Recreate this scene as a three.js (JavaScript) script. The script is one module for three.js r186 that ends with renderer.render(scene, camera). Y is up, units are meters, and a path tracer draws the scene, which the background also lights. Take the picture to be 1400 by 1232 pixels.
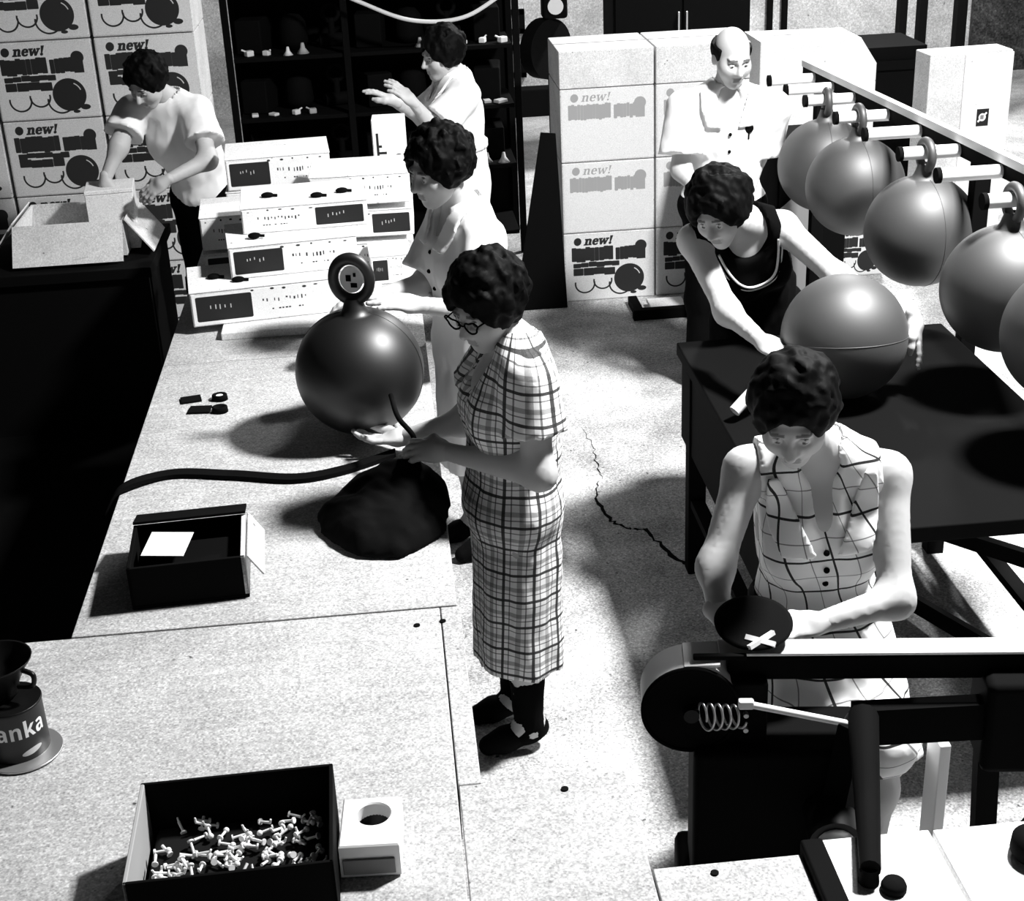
import * as THREE from 'three';
import { RoundedBoxGeometry } from 'three/addons/geometries/RoundedBoxGeometry.js';
import { mergeGeometries } from 'three/addons/utils/BufferGeometryUtils.js';
import { ImprovedNoise } from 'three/addons/math/ImprovedNoise.js';
import { RectAreaLightUniformsLib } from 'three/addons/lights/RectAreaLightUniformsLib.js';

// ------------------------------------------------------------------ camera, light, exposure
const scene = new THREE.Scene();
scene.background = new THREE.Color(0x000000);
const rad = THREE.MathUtils.degToRad;
const camera = new THREE.PerspectiveCamera(2 * Math.atan(616 / 2006) * 180 / Math.PI, 1400 / 1232, 0.05, 60);
camera.position.set(0, 2.76, 0);
camera.rotation.order = 'YXZ';
camera.rotation.set(rad(-24.6), rad(-4.3), rad(-2.65));
scene.add(camera);
const renderer = new THREE.WebGLRenderer({ antialias: true });
renderer.toneMapping = THREE.LinearToneMapping;
renderer.toneMappingExposure = 1.0;
renderer.shadowMap.enabled = true;
RectAreaLightUniformsLib.init();
// high-bay lamps, the second added to brighten the background: [x, y, z, size, radiance]; fittings are built further down
const LAMPS = [[2.5, 4.4, -4.0, 0.45, 1050], [3.4, 4.4, -10.4, 0.45, 760]];
for (const [x, y, z, s, e] of LAMPS) {
  const l = new THREE.RectAreaLight(0xffffff, e, s, s);
  l.position.set(x, y - 0.03, z); l.lookAt(x, 0, z); l.castShadow = true; scene.add(l);
}

// ------------------------------------------------------------------ helpers
let seed = 12345;
const rnd = () => { seed = (seed * 1664525 + 1013904223) >>> 0; return seed / 4294967296; };
const rr = (a, b) => a + (b - a) * rnd();
const noise = new ImprovedNoise();
const used = {};
function numbered(n) { if (!(n in used)) { used[n] = 0; return n; } used[n]++; return n + '_' + String(used[n]).padStart(3, '0'); }
const V = (x, y, z) => new THREE.Vector3(x, y, z);
function shadow(o) { o.traverse(m => { if (m.isMesh) { m.castShadow = true; m.receiveShadow = true; } }); return o; }
function mesh(name, geo, mat, parent) {
  const m = new THREE.Mesh(geo, mat); m.castShadow = m.receiveShadow = true;
  m.name = parent ? name : numbered(name);
  (parent || scene).add(m); return m;
}
function group(name, label, category, pos = [0, 0, 0], turn = 0, grp) {
  const g = new THREE.Group(); g.name = numbered(name); g.position.set(...pos); g.rotation.y = turn;
  tag(g, label, category, grp); scene.add(g); return g;
}
function tag(o, label, category, grp) { o.userData.label = label; o.userData.category = category; if (grp) o.userData.group = grp; return o; }
function struct(o) { o.userData.kind = 'structure'; return o; }
// uv in metres from the dominant axis of each triangle
function metric(geo, ox = 0, oy = 0) {
  const g = geo.index ? geo.toNonIndexed() : geo; const p = g.attributes.position, uv = new Float32Array(p.count * 2);
  const a = V(), b = V(), c = V(), n = V();
  for (let i = 0; i < p.count; i += 3) {
    a.fromBufferAttribute(p, i); b.fromBufferAttribute(p, i + 1); c.fromBufferAttribute(p, i + 2);
    n.copy(b).sub(a).cross(c.clone().sub(a)); const ax = Math.abs(n.x), ay = Math.abs(n.y), az = Math.abs(n.z);
    [a, b, c].forEach((v, k) => {
      let u, w; if (ay >= ax && ay >= az) { u = v.x; w = v.z; } else if (ax >= az) { u = v.z; w = v.y; } else { u = v.x; w = v.y; }
      uv[(i + k) * 2] = u + ox; uv[(i + k) * 2 + 1] = w + oy;
    });
  }
  g.setAttribute('uv', new THREE.BufferAttribute(uv, 2)); return g;
}
function box(w, h, d, x = 0, y = 0, z = 0, r = 0.004) {   // y is the bottom
  const g = metric(new RoundedBoxGeometry(w, h, d, 1, Math.min(r, w / 3, h / 3, d / 3)), rnd() * 3, rnd() * 3);
  g.translate(x, y + h / 2, z); return g;
}
function plain(w, h, d, x = 0, y = 0, z = 0) { const g = metric(new THREE.BoxGeometry(w, h, d), rnd() * 3, rnd() * 3); g.translate(x, y + h / 2, z); return g; }
function rod(a, b, r, r2 = r, seg = 14) {
  const A = V(...a), B = V(...b), d = B.clone().sub(A), L = d.length();
  const g = new THREE.CylinderGeometry(r2, r, L, seg).toNonIndexed();
  g.applyQuaternion(new THREE.Quaternion().setFromUnitVectors(V(0, 1, 0), d.normalize())); g.translate((a[0] + b[0]) / 2, (a[1] + b[1]) / 2, (a[2] + b[2]) / 2);
  return g;
}
function bar(a, b, w, t) {   // square-section bar
  const A = V(...a), B = V(...b), d = B.clone().sub(A), L = d.length();
  const g = new THREE.BoxGeometry(w, L, t).toNonIndexed();
  g.applyQuaternion(new THREE.Quaternion().setFromUnitVectors(V(0, 1, 0), d.normalize())); g.translate((a[0] + b[0]) / 2, (a[1] + b[1]) / 2, (a[2] + b[2]) / 2);
  return g;
}
function tube(pts, r, seg = 40, rs = 8, closed = false) { return new THREE.TubeGeometry(new THREE.CatmullRomCurve3(pts.map(p => V(...p)), closed), seg, r, rs, closed).toNonIndexed(); }
const lathe = (pts, seg = 32) => new THREE.LatheGeometry(pts.map(p => new THREE.Vector2(...p)), seg).toNonIndexed();
const merge = gs => mergeGeometries(gs.map(g => g.index ? g.toNonIndexed() : g));

// ------------------------------------------------------------------ materials
function canvasTex(w, h, draw, rx = 1, ry = 1) {
  const c = document.createElement('canvas'); c.width = w; c.height = h; const x = c.getContext('2d'); draw(x, w, h);
  const t = new THREE.CanvasTexture(c); t.colorSpace = THREE.SRGBColorSpace; t.wrapS = t.wrapT = THREE.RepeatWrapping; t.repeat.set(rx, ry); return t;
}
const grey = v => { v = Math.max(0, Math.min(255, Math.round(v))); return `rgb(${v},${v},${v})`; };
// mottled grain: base tone, fine grain, blotches, dark specks, grain streaks
function grain(size, base, fine, blotch, specks, streak, per, s) {
  seed = s;
  return canvasTex(size, size, (x, w, h) => {
    const im = x.createImageData(w, h), d = im.data; const coarse = new Float32Array((w >> 1) * (h >> 1)); for (let i = 0; i < coarse.length; i++) coarse[i] = rnd() + rnd() - 1;
    for (let j = 0; j < h; j++) for (let i = 0; i < w; i++) {
      const a = i / w * 2 * Math.PI, b = j / h * 2 * Math.PI, R = 1.4;
      const nb = noise.noise(Math.cos(a) * R + 9, Math.sin(a) * R + Math.cos(b) * R, Math.sin(b) * R + s % 97)
        + 0.6 * noise.noise(Math.cos(a) * R * 3, Math.sin(a) * R * 3 + Math.cos(b) * R * 3, Math.sin(b) * R * 3 + 5);
      const st = streak ? noise.noise(i / w * 6, j / h * 160, s % 31) * streak : 0;
      const ci = ((j >> 1) * (w >> 1) + (i >> 1)); const v = base + (rnd() + rnd() - 1) * fine + coarse[ci] * fine + nb * blotch + st, o = (j * w + i) * 4;
      d[o] = d[o + 1] = d[o + 2] = Math.max(0, Math.min(255, v)); d[o + 3] = 255;
    }
    x.putImageData(im, 0, 0);
    for (let k = 0; k < specks; k++) { x.fillStyle = `rgba(15,15,15,${rr(.3, .9)})`; x.beginPath(); x.ellipse(rnd() * w, rnd() * h, rr(.6, 2.2), rr(.5, 1.4), rnd() * 3, 0, 7); x.fill(); }
    for (let k = 0; k < specks / 12; k++) { x.strokeStyle = `rgba(40,40,40,${rr(.2, .5)})`; x.lineWidth = rr(.6, 1.2); x.beginPath(); const px = rnd() * w, py = rnd() * h; x.moveTo(px, py); x.lineTo(px + rr(-30, 30), py + rr(-6, 6)); x.stroke(); }
  }, 1 / per, 1 / per);
}
const std = (o) => new THREE.MeshStandardMaterial({ roughness: 0.8, metalness: 0, ...o });
const flat = (v, rough = 0.8, metal = 0) => std({ color: new THREE.Color().setRGB(v, v, v), roughness: rough, metalness: metal });
const matte = (v, r = .9, sp = .12) => new THREE.MeshPhysicalMaterial({ color: new THREE.Color().setRGB(v, v, v), roughness: r, metalness: 0, specularIntensity: sp });
const M = {
  ply: std({ map: grain(1024, 172, 32, 14, 90, 10, 2.6, 11), roughness: .8 }),
  floor: std({ map: grain(1024, 172, 40, 34, 420, 0, 3.2, 23), roughness: .9 }),
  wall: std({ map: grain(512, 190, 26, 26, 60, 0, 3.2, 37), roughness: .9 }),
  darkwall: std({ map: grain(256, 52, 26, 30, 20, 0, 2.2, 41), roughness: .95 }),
  kraft: std({ map: grain(512, 205, 20, 12, 60, 0, 1.4, 51), roughness: .85 }),
  white: std({ map: grain(512, 232, 18, 6, 30, 0, 1.2, 53), roughness: .8 }),
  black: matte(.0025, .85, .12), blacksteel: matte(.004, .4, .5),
  rubber: new THREE.MeshPhysicalMaterial({ color: new THREE.Color().setRGB(.004, .004, .004), roughness: .46, specularIntensity: 1, ior: 1.65 }),
  rubberPale: new THREE.MeshPhysicalMaterial({ color: new THREE.Color().setRGB(.034, .034, .034), roughness: .56, specularIntensity: 1, ior: 1.75 }),
  dark: matte(.008, .9, .2), grey: flat(.18, .7), mid: flat(.35, .75), pale: flat(.7, .6), paper: flat(.85, .8),
  bright: flat(.8, .45), steel: std({ color: new THREE.Color().setRGB(.55, .55, .55), roughness: .35, metalness: .8 }),
  skin: std({ vertexColors: true, roughness: .6 }), hair: matte(.0014, .65, .14),
  glow: new THREE.MeshStandardMaterial({ color: 0xffffff, emissive: 0xffffff, emissiveIntensity: 6 }),
};

// ------------------------------------------------------------------ the setting
struct(mesh('floor', plain(11, .12, 17, 1, -.12, -6), M.floor)).userData.label = 'light concrete floor';
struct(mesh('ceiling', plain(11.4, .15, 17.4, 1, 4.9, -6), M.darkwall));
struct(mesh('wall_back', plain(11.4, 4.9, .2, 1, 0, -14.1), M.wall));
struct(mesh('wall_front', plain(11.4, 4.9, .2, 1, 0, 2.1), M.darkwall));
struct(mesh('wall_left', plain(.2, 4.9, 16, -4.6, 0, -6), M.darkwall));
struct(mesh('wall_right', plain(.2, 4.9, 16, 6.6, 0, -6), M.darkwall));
{ // crack across the concrete: a jagged dark split
  const pts = [[.80, -6.2], [.82, -5.97], [.807, -5.82], [.812, -5.69], [.769, -5.56], [.756, -5.41], [.785, -5.255], [.832, -5.18], [.90, -5.15], [.95, -5.02], [.985, -4.89], [1.06, -4.78]];
  const w = [.002, .003, .007, .003, .006, .012, .014, .012, .016, .014, .02, .012];
  const fine = []; seed = 77;
  for (let i = 0; i < pts.length - 1; i++) for (let k = 0; k < 6; k++) { const t = k / 6; fine.push([pts[i][0] + (pts[i + 1][0] - pts[i][0]) * t + rr(-.009, .009), pts[i][1] + (pts[i + 1][1] - pts[i][1]) * t + rr(-.009, .009), (w[i] + (w[i + 1] - w[i]) * t) * rr(.5, 1.3)]); }
  const sh = new THREE.Shape(); fine.forEach((p, i) => i ? sh.lineTo(p[0] - p[2] / 2, -p[1] - p[2] / 3) : sh.moveTo(p[0], -p[1]));
  fine.slice().reverse().forEach(p => sh.lineTo(p[0] + p[2] / 2, -p[1] + p[2] / 3));
  const g = new THREE.ShapeGeometry(sh); g.rotateX(-Math.PI / 2); g.translate(0, .0012, 0);
  mesh('crack', g, M.black, scene.getObjectByName('floor'));
}
for (const [x, y, z, s] of LAMPS) {
  const first = z > -8;
  const g = group('ceiling_lamp', first ? 'square high-bay lamp hanging above the rack of balls' : 'square high-bay lamp added unseen to brighten the back wall', 'lamp', [x, y, z]);
  mesh('lamp_housing', merge([plain(s + .1, .06, s + .1, 0, .05, 0), plain(.3, .2, .3, 0, .11, 0)]), M.dark, g);
  mesh('lamp_panel', plain(s, .03, s, 0, .015, 0), M.glow, g);
  mesh('suspension_rod', rod([0, .31, 0], [0, 4.9 - y, 0], .015), M.dark, g);
}

// ------------------------------------------------------------------ work tables
const T = .85;
{ // long assembly table
  const g = group('assembly_table', 'long plywood assembly table carrying the white boxes and the held ball', 'table', [0, 0, 0]);
  const x0 = -.885, x1 = .085;
  let z = -3.245;
  for (const L of [1.9, 1.82]) { mesh('plywood_sheet', box(x1 - x0, .028, L - .004, (x0 + x1) / 2, T - .028, z - L / 2, .003), M.ply, g); z -= L; }
  for (const s of [x0 + .06, x1 - .06]) mesh('apron', box(.04, .1, 3.5, s, T - .13, -5.1, .004), M.dark, g);
  for (const zz of [-3.4, -5.2, -6.85]) for (const xx of [x0 + .06, x1 - .06]) mesh('leg', box(.07, T - .13, .07, xx, 0, zz), M.dark, g);
}
{ // front worktable with a bay cut into it for the machine
  const g = group('front_worktable', 'broad plywood worktable with a stepped edge holding the tray of plugs', 'table', [0, 0, 0]);
  const t = .03;
  mesh('plywood_sheet', box(1.43, t, 1.685, -.675, T - t, -2.3975, .003), M.ply, g);        // left: x -1.39 .. .04
  mesh('plywood_sheet', box(.35, t, .95, .2195, T - t, -2.03, .003), M.ply, g);              // x .043 .. .396, z -2.505 .. -1.555
  mesh('plywood_sheet', box(.049, t, .733, .0675, T - t, -2.8735, .003), M.ply, g);          // strip beside the aisle
  mesh('plywood_sheet', box(.29, t, .64, .543, T - t, -1.875, .003), M.ply, g);
  mesh('plywood_sheet', box(.215, t, .7, .845, T - t, -1.88, .003), M.white, g);
  mesh('plywood_sheet', box(.5, t, .72, 1.21, T - t, -1.868, .003), M.white, g);
  for (const [x, z] of [[-1.2, -3.1], [-.05, -3.1], [-1.2, -1.7], [.3, -1.7], [1.2, -1.7]]) mesh('leg', box(.07, T - t, .07, x, 0, z), M.dark, g);
  for (const [x, z] of [[.262, -2.46], [.512, -2.165], [-.02, -3.16], [.045, -3.17]]) mesh('nail_head', new THREE.CylinderGeometry(.008, .008, .004, 12).translate(x, T + .001, z), M.black, g);
  mesh('edge_bar', box(.045, .05, .66, .712, T - .03, -1.885, .006), M.black, g);
}
{ // dark bench on the right
  const g = group('dark_workbench', 'black-topped workbench with braced legs under the leaning woman', 'workbench', [0, 0, 0]);
  const x0 = 1.0, x1 = 2.0, z0 = -3.45, z1 = -5.0;
  mesh('bench_top', box(x1 - x0, .05, z0 - z1, (x0 + x1) / 2, T - .05, (z0 + z1) / 2, .006), M.black, g);
  mesh('side_panel', box(.02, .3, z0 - z1 - .1, x0 + .02, T - .36, (z0 + z1) / 2), M.black, g);
  for (const x of [x0 + .035, x1 - .04]) for (const z of [z0 - .05, z1 + .2]) mesh('leg', box(.065, T - .05, .065, x, 0, z), M.black, g);
  mesh('stretcher', bar([x0 + .035, .3, z0 - .05], [x0 + .035, .3, z1 + .2], .05, .03), M.black, g);
  mesh('stretcher', bar([x1 - .04, .25, z0 - .05], [x1 - .04, .25, z1 + .2], .05, .03), M.black, g);
  mesh('brace', bar([1.5, .03, -4.9], [1.98, .12, -3.6], .05, .05), M.black, g);
  mesh('brace', bar([1.85, .1, -4.9], [1.95, .55, -3.6], .05, .05), M.black, g);
}
{ // packing bench on the left
  const g = group('packing_bench', 'black packing bench holding the open carton beside the printed stack', 'bench', [0, 0, 0]);
  mesh('bench_top', box(1.0, .05, .75, -1.62, .75, -6.95), M.black, g);
  mesh('front_panel', box(.96, .75, .03, -1.62, 0, -6.62), M.black, g);
  mesh('side_panel', box(.03, .75, .6, -1.15, 0, -6.95), M.black, g);
}
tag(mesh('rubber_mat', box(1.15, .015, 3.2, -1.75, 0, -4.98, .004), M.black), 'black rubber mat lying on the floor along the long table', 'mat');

// ------------------------------------------------------------------ printed cartons
function blobs(x, y, w, h, ctx, n) { // heavy illegible condensed lettering
  const s = w / n; for (let i = 0; i < n; i++) { ctx.beginPath(); ctx.roundRect(x + i * s, y + rr(-5, 5), s * rr(.97, 1.1), h + rr(-3, 3), 5); ctx.fill(); }
}
function cartonTex(ink, bars, s) {
  seed = s;
  return canvasTex(512, 400, (c, w, h) => {
    c.fillStyle = grey(214); c.fillRect(0, 0, w, h);
    for (let k = 0; k < 26000; k++) { c.fillStyle = grey(rr(185, 240)); c.fillRect(rnd() * w, rnd() * h, 2, 2); }
    c.fillStyle = c.strokeStyle = grey(ink);
    c.beginPath(); c.ellipse(72, 40, 22, 24, .3, 0, 7); c.fill();
    c.font = 'italic bold 66px serif'; c.fillText('new!', 108, 62); if (ink < 60) { c.lineWidth = 5; c.strokeText('new!', 108, 62); }
    blobs(36, 78, 240, 84, c, bars); blobs(292, 84, 125, 78, c, Math.ceil(bars / 2));
    c.beginPath(); c.arc(440, 84, 34, 0, 7); c.fill(); c.fillRect(415, 90, 52, 76);
    if (ink < 60) {
      blobs(44, 170, 270, 30, c, 6); blobs(44, 204, 240, 44, c, 4);
      c.lineWidth = 9;
      for (const [cx, cy, r] of [[110, 300, 56], [215, 285, 52], [320, 310, 66]]) { c.beginPath(); c.arc(cx, cy, r, -.2, Math.PI + .2); c.stroke(); }
      c.beginPath(); c.arc(370, 280, 88, 0, 7); c.fill();
      c.strokeStyle = grey(205); c.lineWidth = 6; c.beginPath(); c.arc(370, 280, 66, -1.1, -.35); c.stroke();
      c.fillStyle = grey(ink); c.beginPath(); c.ellipse(445, 350, 26, 15, 0, 0, 7); c.fill(); c.beginPath(); c.ellipse(395, 372, 18, 9, 0, 0, 7); c.fill();
    }
  });
}
const printDark = std({ map: cartonTex(22, 9, 5), roughness: .8 }), printDark2 = std({ map: cartonTex(30, 8, 9), roughness: .8 }), printGlare = std({ map: cartonTex(150, 14, 15), roughness: .8 });  // upper-carton ink is paled to imitate glare washing out the print
const CW = .52, CH = .402, CD = .5;
function carton(x, y, z, mat, label, grp, w = CW, h = CH, d = CD, turn = 0) {
  const g = group('printed_carton', label, 'carton', [x, y, z], turn, grp);
  mesh('carton_body', box(w, h, d, 0, 0, 0, .006), M.kraft, g);
  if (mat) { const pl = new THREE.BoxGeometry(w - .016, h - .016, .002); pl.translate(0, h / 2, d / 2 + .0008); mesh('printed_face', pl, mat, g); }
  mesh('top_seam', plain(w, .002, .006, 0, h, 0), M.grey, g);
  return g;
}
const nth = ['bottom', 'second', 'third', 'fourth', 'fifth'];
for (let c = 0; c < 3; c++) for (let r = 0; r < 5; r++)
  carton(-1.22 - c * .537, r * .407, -8.25 + rr(-.008, .008), (r + c) % 2 ? printDark2 : printDark,
    `kraft carton with ball pictures, ${nth[r]} up in the ${['column touching the shelving', 'middle column behind the open carton', 'outer column'][c]}`, 'printed cartons behind the packing woman');
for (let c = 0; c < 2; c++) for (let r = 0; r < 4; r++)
  carton(1.21 + c * .53, r * .404, -8.25 + rr(-.006, .006), r == 0 ? printDark : r == 3 ? null : printGlare,
    `tall stack carton ${r == 0 ? 'with dense dark print' : r == 3 ? 'left unprinted' : 'with print paled to imitate glare'}, ${nth[r]} up ${c ? 'behind the balding man' : 'beside the dark gap panel'}`, 'tall carton stack behind the man', CW, r == 3 ? .2 : CH - .002);

// ------------------------------------------------------------------ balls with ring handles
const R = .205;
function ballGeo() {
  const pts = []; for (let i = 0; i <= 40; i++) { const a = -Math.PI / 2 + i / 40 * Math.PI * .93; pts.push([Math.cos(a) * R, Math.sin(a) * R]); }
  pts.push([.036, R + .012], [.03, R + .03], [.026, R + .045]);
  return new THREE.LatheGeometry(pts.map(p => new THREE.Vector2(Math.max(p[0], .0005), p[1])), 64);
}
const BG = ballGeo(), RG = new THREE.TorusGeometry(.058, .017, 16, 40);
RG.scale(1, 1.15, 1); RG.translate(0, R + .045 + .06, 0);
const SEAM = new THREE.TorusGeometry(R, .0014, 6, 90);
const RS = new THREE.TorusGeometry(.05, .016, 16, 36); RS.translate(0, R + .075, 0);
function ball(x, y, z, rot, label, grp, hung) {
  const g = group('hopping_ball', label, 'ball', [x, y, z], 0, grp); g.rotation.set(...rot); const m = hung ? M.rubberPale : M.rubber;
  mesh('ball_body', BG, m, g); mesh('ring_handle', hung ? RS : RG, m, g); mesh('moulding_seam', SEAM, m, g);
  return g;
}
const held = ball(-.144, 1.062, -4.4, [.05, -.25, 0.0], 'dark rubber ball standing on the long table under a woman\'s hand');
{ const m = mesh('maker_disc', new THREE.CylinderGeometry(.036, .036, .01, 24).rotateX(Math.PI / 2).scale(1, 1.2, 1).translate(0, R + .105, 0), M.paper, held); m.userData.label = 'white printed disc inside the ring handle';
  mesh('disc_print', merge([plain(.016, .02, .003, -.008, R + .1, .006), plain(.02, .014, .003, .008, R + .08, .006), plain(.008, .012, .003, .012, R + .115, .006)]), M.black, held); }
ball(1.435, 1.056, -4.4, [-1.75, 0, 0], 'rubber ball lying on the black workbench before the leaning woman', undefined, true);

// rack with pegs
let rackY, pegZ;
{
  const g = group('peg_rack', 'steel rack rail with white pegs for hanging balls', 'rack', [0, 0, 0]);
  const a = [2.06, 1.575, -3.6], b = [2.06, 1.435, -7.15];
  mesh('rail', bar(a, b, .03, .03), M.bright, g);
  mesh('rail_web', bar([2.055, a[1] - .04, a[2]], [2.055, b[1] - .04, b[2]], .008, .05), M.black, g);
  const yy = z => a[1] + (z - a[2]) / (b[2] - a[2]) * (b[1] - a[1]);
  for (const z of [-4.98, -6.95]) { mesh('post', box(.06, yy(z) - .02, .06, 2.09, 0, z), M.black, g); mesh('foot', box(.5, .05, .08, 2.12, 0, z), M.black, g); }
  const zs = [-3.42, -3.83, -4.32, -4.72, -5.1, -5.5, -5.88, -6.33, -6.65, -6.95];
  zs.forEach(z => { const y = yy(z) - .045; mesh('peg', rod([2.06, y, z], [1.84, y, z], .024, .024, 18), M.bright, g); const m = mesh('peg_cap', rod([1.84, y, z], [1.825, y, z], .027, .027, 16), M.black, g); });
  rackY = yy; pegZ = zs;
}

for (const k of [1, 2, 4, 6, 7]) {
  const z = pegZ[k], py = rackY(z) - .045 + .024, top = R + .075 + .05 - .016;   // ring top rests on the peg
  ball(1.93, py - top, z, [0, Math.PI / 2 + [.1, -.1, .08, -.06, .1, 0, .05, -.1][k], 0], 'rubber ball hanging by its ring from a white rack peg', 'balls hanging on the peg rack', true);
}

// ------------------------------------------------------------------ flat white boxes on the table
function boxTex(s, pos) {
  seed = s;
  return canvasTex(512, 160, (c, w, h) => {
    c.fillStyle = grey(240); c.fillRect(0, 0, w, h);
    for (let k = 0; k < 6000; k++) { c.fillStyle = grey(rr(215, 252)); c.fillRect(rnd() * w, rnd() * h, 2, 2); }
    c.fillStyle = grey(12); const lx = pos ? 300 : 12; c.beginPath(); c.roundRect(lx, 14, 200, 128, 8); c.fill();
    c.fillStyle = grey(190); for (let k = 0; k < 5; k++) c.fillRect(lx + 50 + k * 17 + rr(-4, 4), rr(50, 70), 4, rr(10, 26));
    c.fillStyle = grey(25); const bx = pos ? 60 : 250; for (let k = 0; k < 13; k++) if (rnd() > .25) c.fillRect(bx + k * 14, rr(52, 60), rr(3, 7), rr(8, 26));
    for (let k = 0; k < 12; k++) if (rnd() > .4) c.fillRect(bx + 20 + k * 12, 108, rr(3, 9), 7);
    for (let k = 0; k < 5; k++) { c.beginPath(); c.ellipse(bx - 30 + k * 60 + rr(-15, 15), rr(6, 16), rr(4, 11), rr(3, 6), 0, 0, 7); c.fill(); }
  });
}
const bt = [boxTex(3, 0), boxTex(8, 1), boxTex(21, 0)].map(t => std({ map: t, roughness: .75 }));
function flatBox(x, y, z, w, h, d, turn, ti, label) {
  const g = group('flat_box', label, 'box', [x, y, z], turn, 'flat white boxes on the long table');
  mesh('box_body', box(w, h, d, 0, 0, 0, .004), M.white, g);
  const pl = new THREE.BoxGeometry(w - .012, h - .01, .002); pl.translate(0, h / 2, d / 2 + .0008); mesh('printed_face', pl, bt[ti], g);
  mesh('lid_edge', box(w + .004, .006, d + .004, 0, h, 0, .002), M.white, g);
}
tag(mesh('cardboard_sheet', box(.62, .03, .5, -.38, T, -5.62, .004), M.white), 'white cardboard sheet under the overhanging printed box', 'cardboard');
{
  seed = 400; const L = 'flat white printed box heaped on the table behind the ball';
  flatBox(-.545, T + .031, -5.66, .56, .135, .34, .13, 0, 'flat white box with dark label overhanging the table edge');
  flatBox(-.42, T + .173, -5.78, .5, .125, .34, .12, 2, 'flat white box with dark label resting on the overhanging box');
  flatBox(-.36, T + .305, -5.93, .5, .1, .34, .06, 1, 'flat white box topping the stack, dark label at one end and fittings on it');
  for (const [x, z, n, h0, w] of [[-.62, -6.27, 2, .13, .42], [-.14, -6.3, 3, .12, .42], [-.5, -6.68, 3, .135, .46], [-.04, -6.7, 2, .14, .24]])
    for (let k = 0; k < n; k++) { const h = h0 * rr(.9, 1.1); flatBox(x + rr(-.02, .02), T + k * .147, z + rr(-.015, .015), w, Math.min(h, .138), .32, rr(-.05, .08), k % 3, L); }
  flatBox(-.03, T, -6.03, .17, .12, .2, .05, 0, 'small white box wedged beside the stacked printed boxes');
}
{ // upright white box with black letters
  const t = canvasTex(128, 256, (c, w, h) => { c.fillStyle = grey(240); c.fillRect(0, 0, w, h); c.fillStyle = grey(15); c.fillRect(12, 60, 10, 150); c.fillRect(12, 118, 22, 12); c.fillRect(12, 150, 40, 12); c.fillRect(12, 205, 30, 12); c.beginPath(); c.ellipse(100, 170, 12, 8, 0, 0, 7); c.fill(); });
  const g = group('upright_box', 'tall white box with black lettering standing behind the heap', 'box', [.01, T + .2915, -6.7], -.05);
  mesh('box_body', box(.15, .25, .12, 0, 0, 0, .004), M.white, g); mesh('printed_face', new THREE.BoxGeometry(.142, .24, .002).translate(0, .125, .0608), std({ map: t }), g);
}
for (let i = 0; i < 6; i++) { seed = 900 + i * 7; tag(mesh('loose_fitting', merge([new THREE.SphereGeometry(.02, 12, 8).scale(1.3, .6, 1).translate(0, .012, 0), rod([0, .012, 0], [.04, .01, rr(-.02, .02)], .006)]), M.black), 'small dark fitting left on top of the flat boxes', 'fitting', 'dark fittings on the boxes').position.set([-.72, -.62, -.55, -.3, -.2, -.5][i], [1.018, 1.018, 1.155, 1.257, 1.257, 1.257][i], [-5.62, -5.56, -5.68, -5.85, -5.9, -5.9][i]); }

// ------------------------------------------------------------------ things on the tables
{ // parts tray
  const x0 = -.575, x1 = -.2, z0 = -2.115, z1 = -2.41, h = .145;
  const g = group('parts_box', 'open dark box full of small pale plugs beside the white block', 'box', [(x0 + x1) / 2, T, (z0 + z1) / 2], .02);
  const w = x1 - x0, d = z0 - z1;
  mesh('base', box(w, .008, d, 0, 0, 0, .002), M.black, g);
  mesh('side', box(w, h, .008, 0, .008, -d / 2 + .004, .002), M.black, g);
  mesh('side', box(w, h, .008, 0, .008, d / 2 - .004, .002), M.black, g);
  mesh('side', box(.008, h, d, -w / 2 + .004, .008, 0, .002), M.mid, g).userData.label = 'left side panel paled for the light falling on it';  // this side is coloured paler to imitate light falling on it
  mesh('side', box(.008, h, d, w / 2 - .004, .008, 0, .002), M.black, g);
  seed = 4242;
  const PG = [0, 1, 2].map(k => merge([rod([-.013, 0, 0], [.013, 0, 0], .0032, .0024, 7), rod([.012, 0, 0], [.015, 0, 0], .0065, .0065, 9)].concat(k == 1 ? [rod([-.013, 0, 0], [-.018, .008, 0], .0024, .002, 6)] : k == 2 ? [new THREE.SphereGeometry(.0062, 8, 6).translate(-.013, 0, 0)] : [])));
  const cx = (x0 + x1) / 2, cz = (z0 + z1) / 2;
  tag(mesh('plug_heap', box(w - .03, .045, d - .03, cx, T + .0085, cz, .02), M.dark), 'dark bed of rubber scrap filling the open box', 'scrap').userData.kind = 'stuff';
  for (let i = 0; i < 120; i++) {
    const p = mesh('valve_plug', PG[i % 3], M.bright); p.position.set(cx + rr(-.5, .5) * (w - .06), T + .061 + rr(0, .012), cz + rr(-.5, .5) * (d - .06));
    p.rotation.set(rr(-.4, .4), rr(0, 6.28), rr(-.5, .5)); tag(p, 'small pale plastic plug lying in the open dark box', 'plug', 'plugs in the open box');
  }
}
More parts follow.
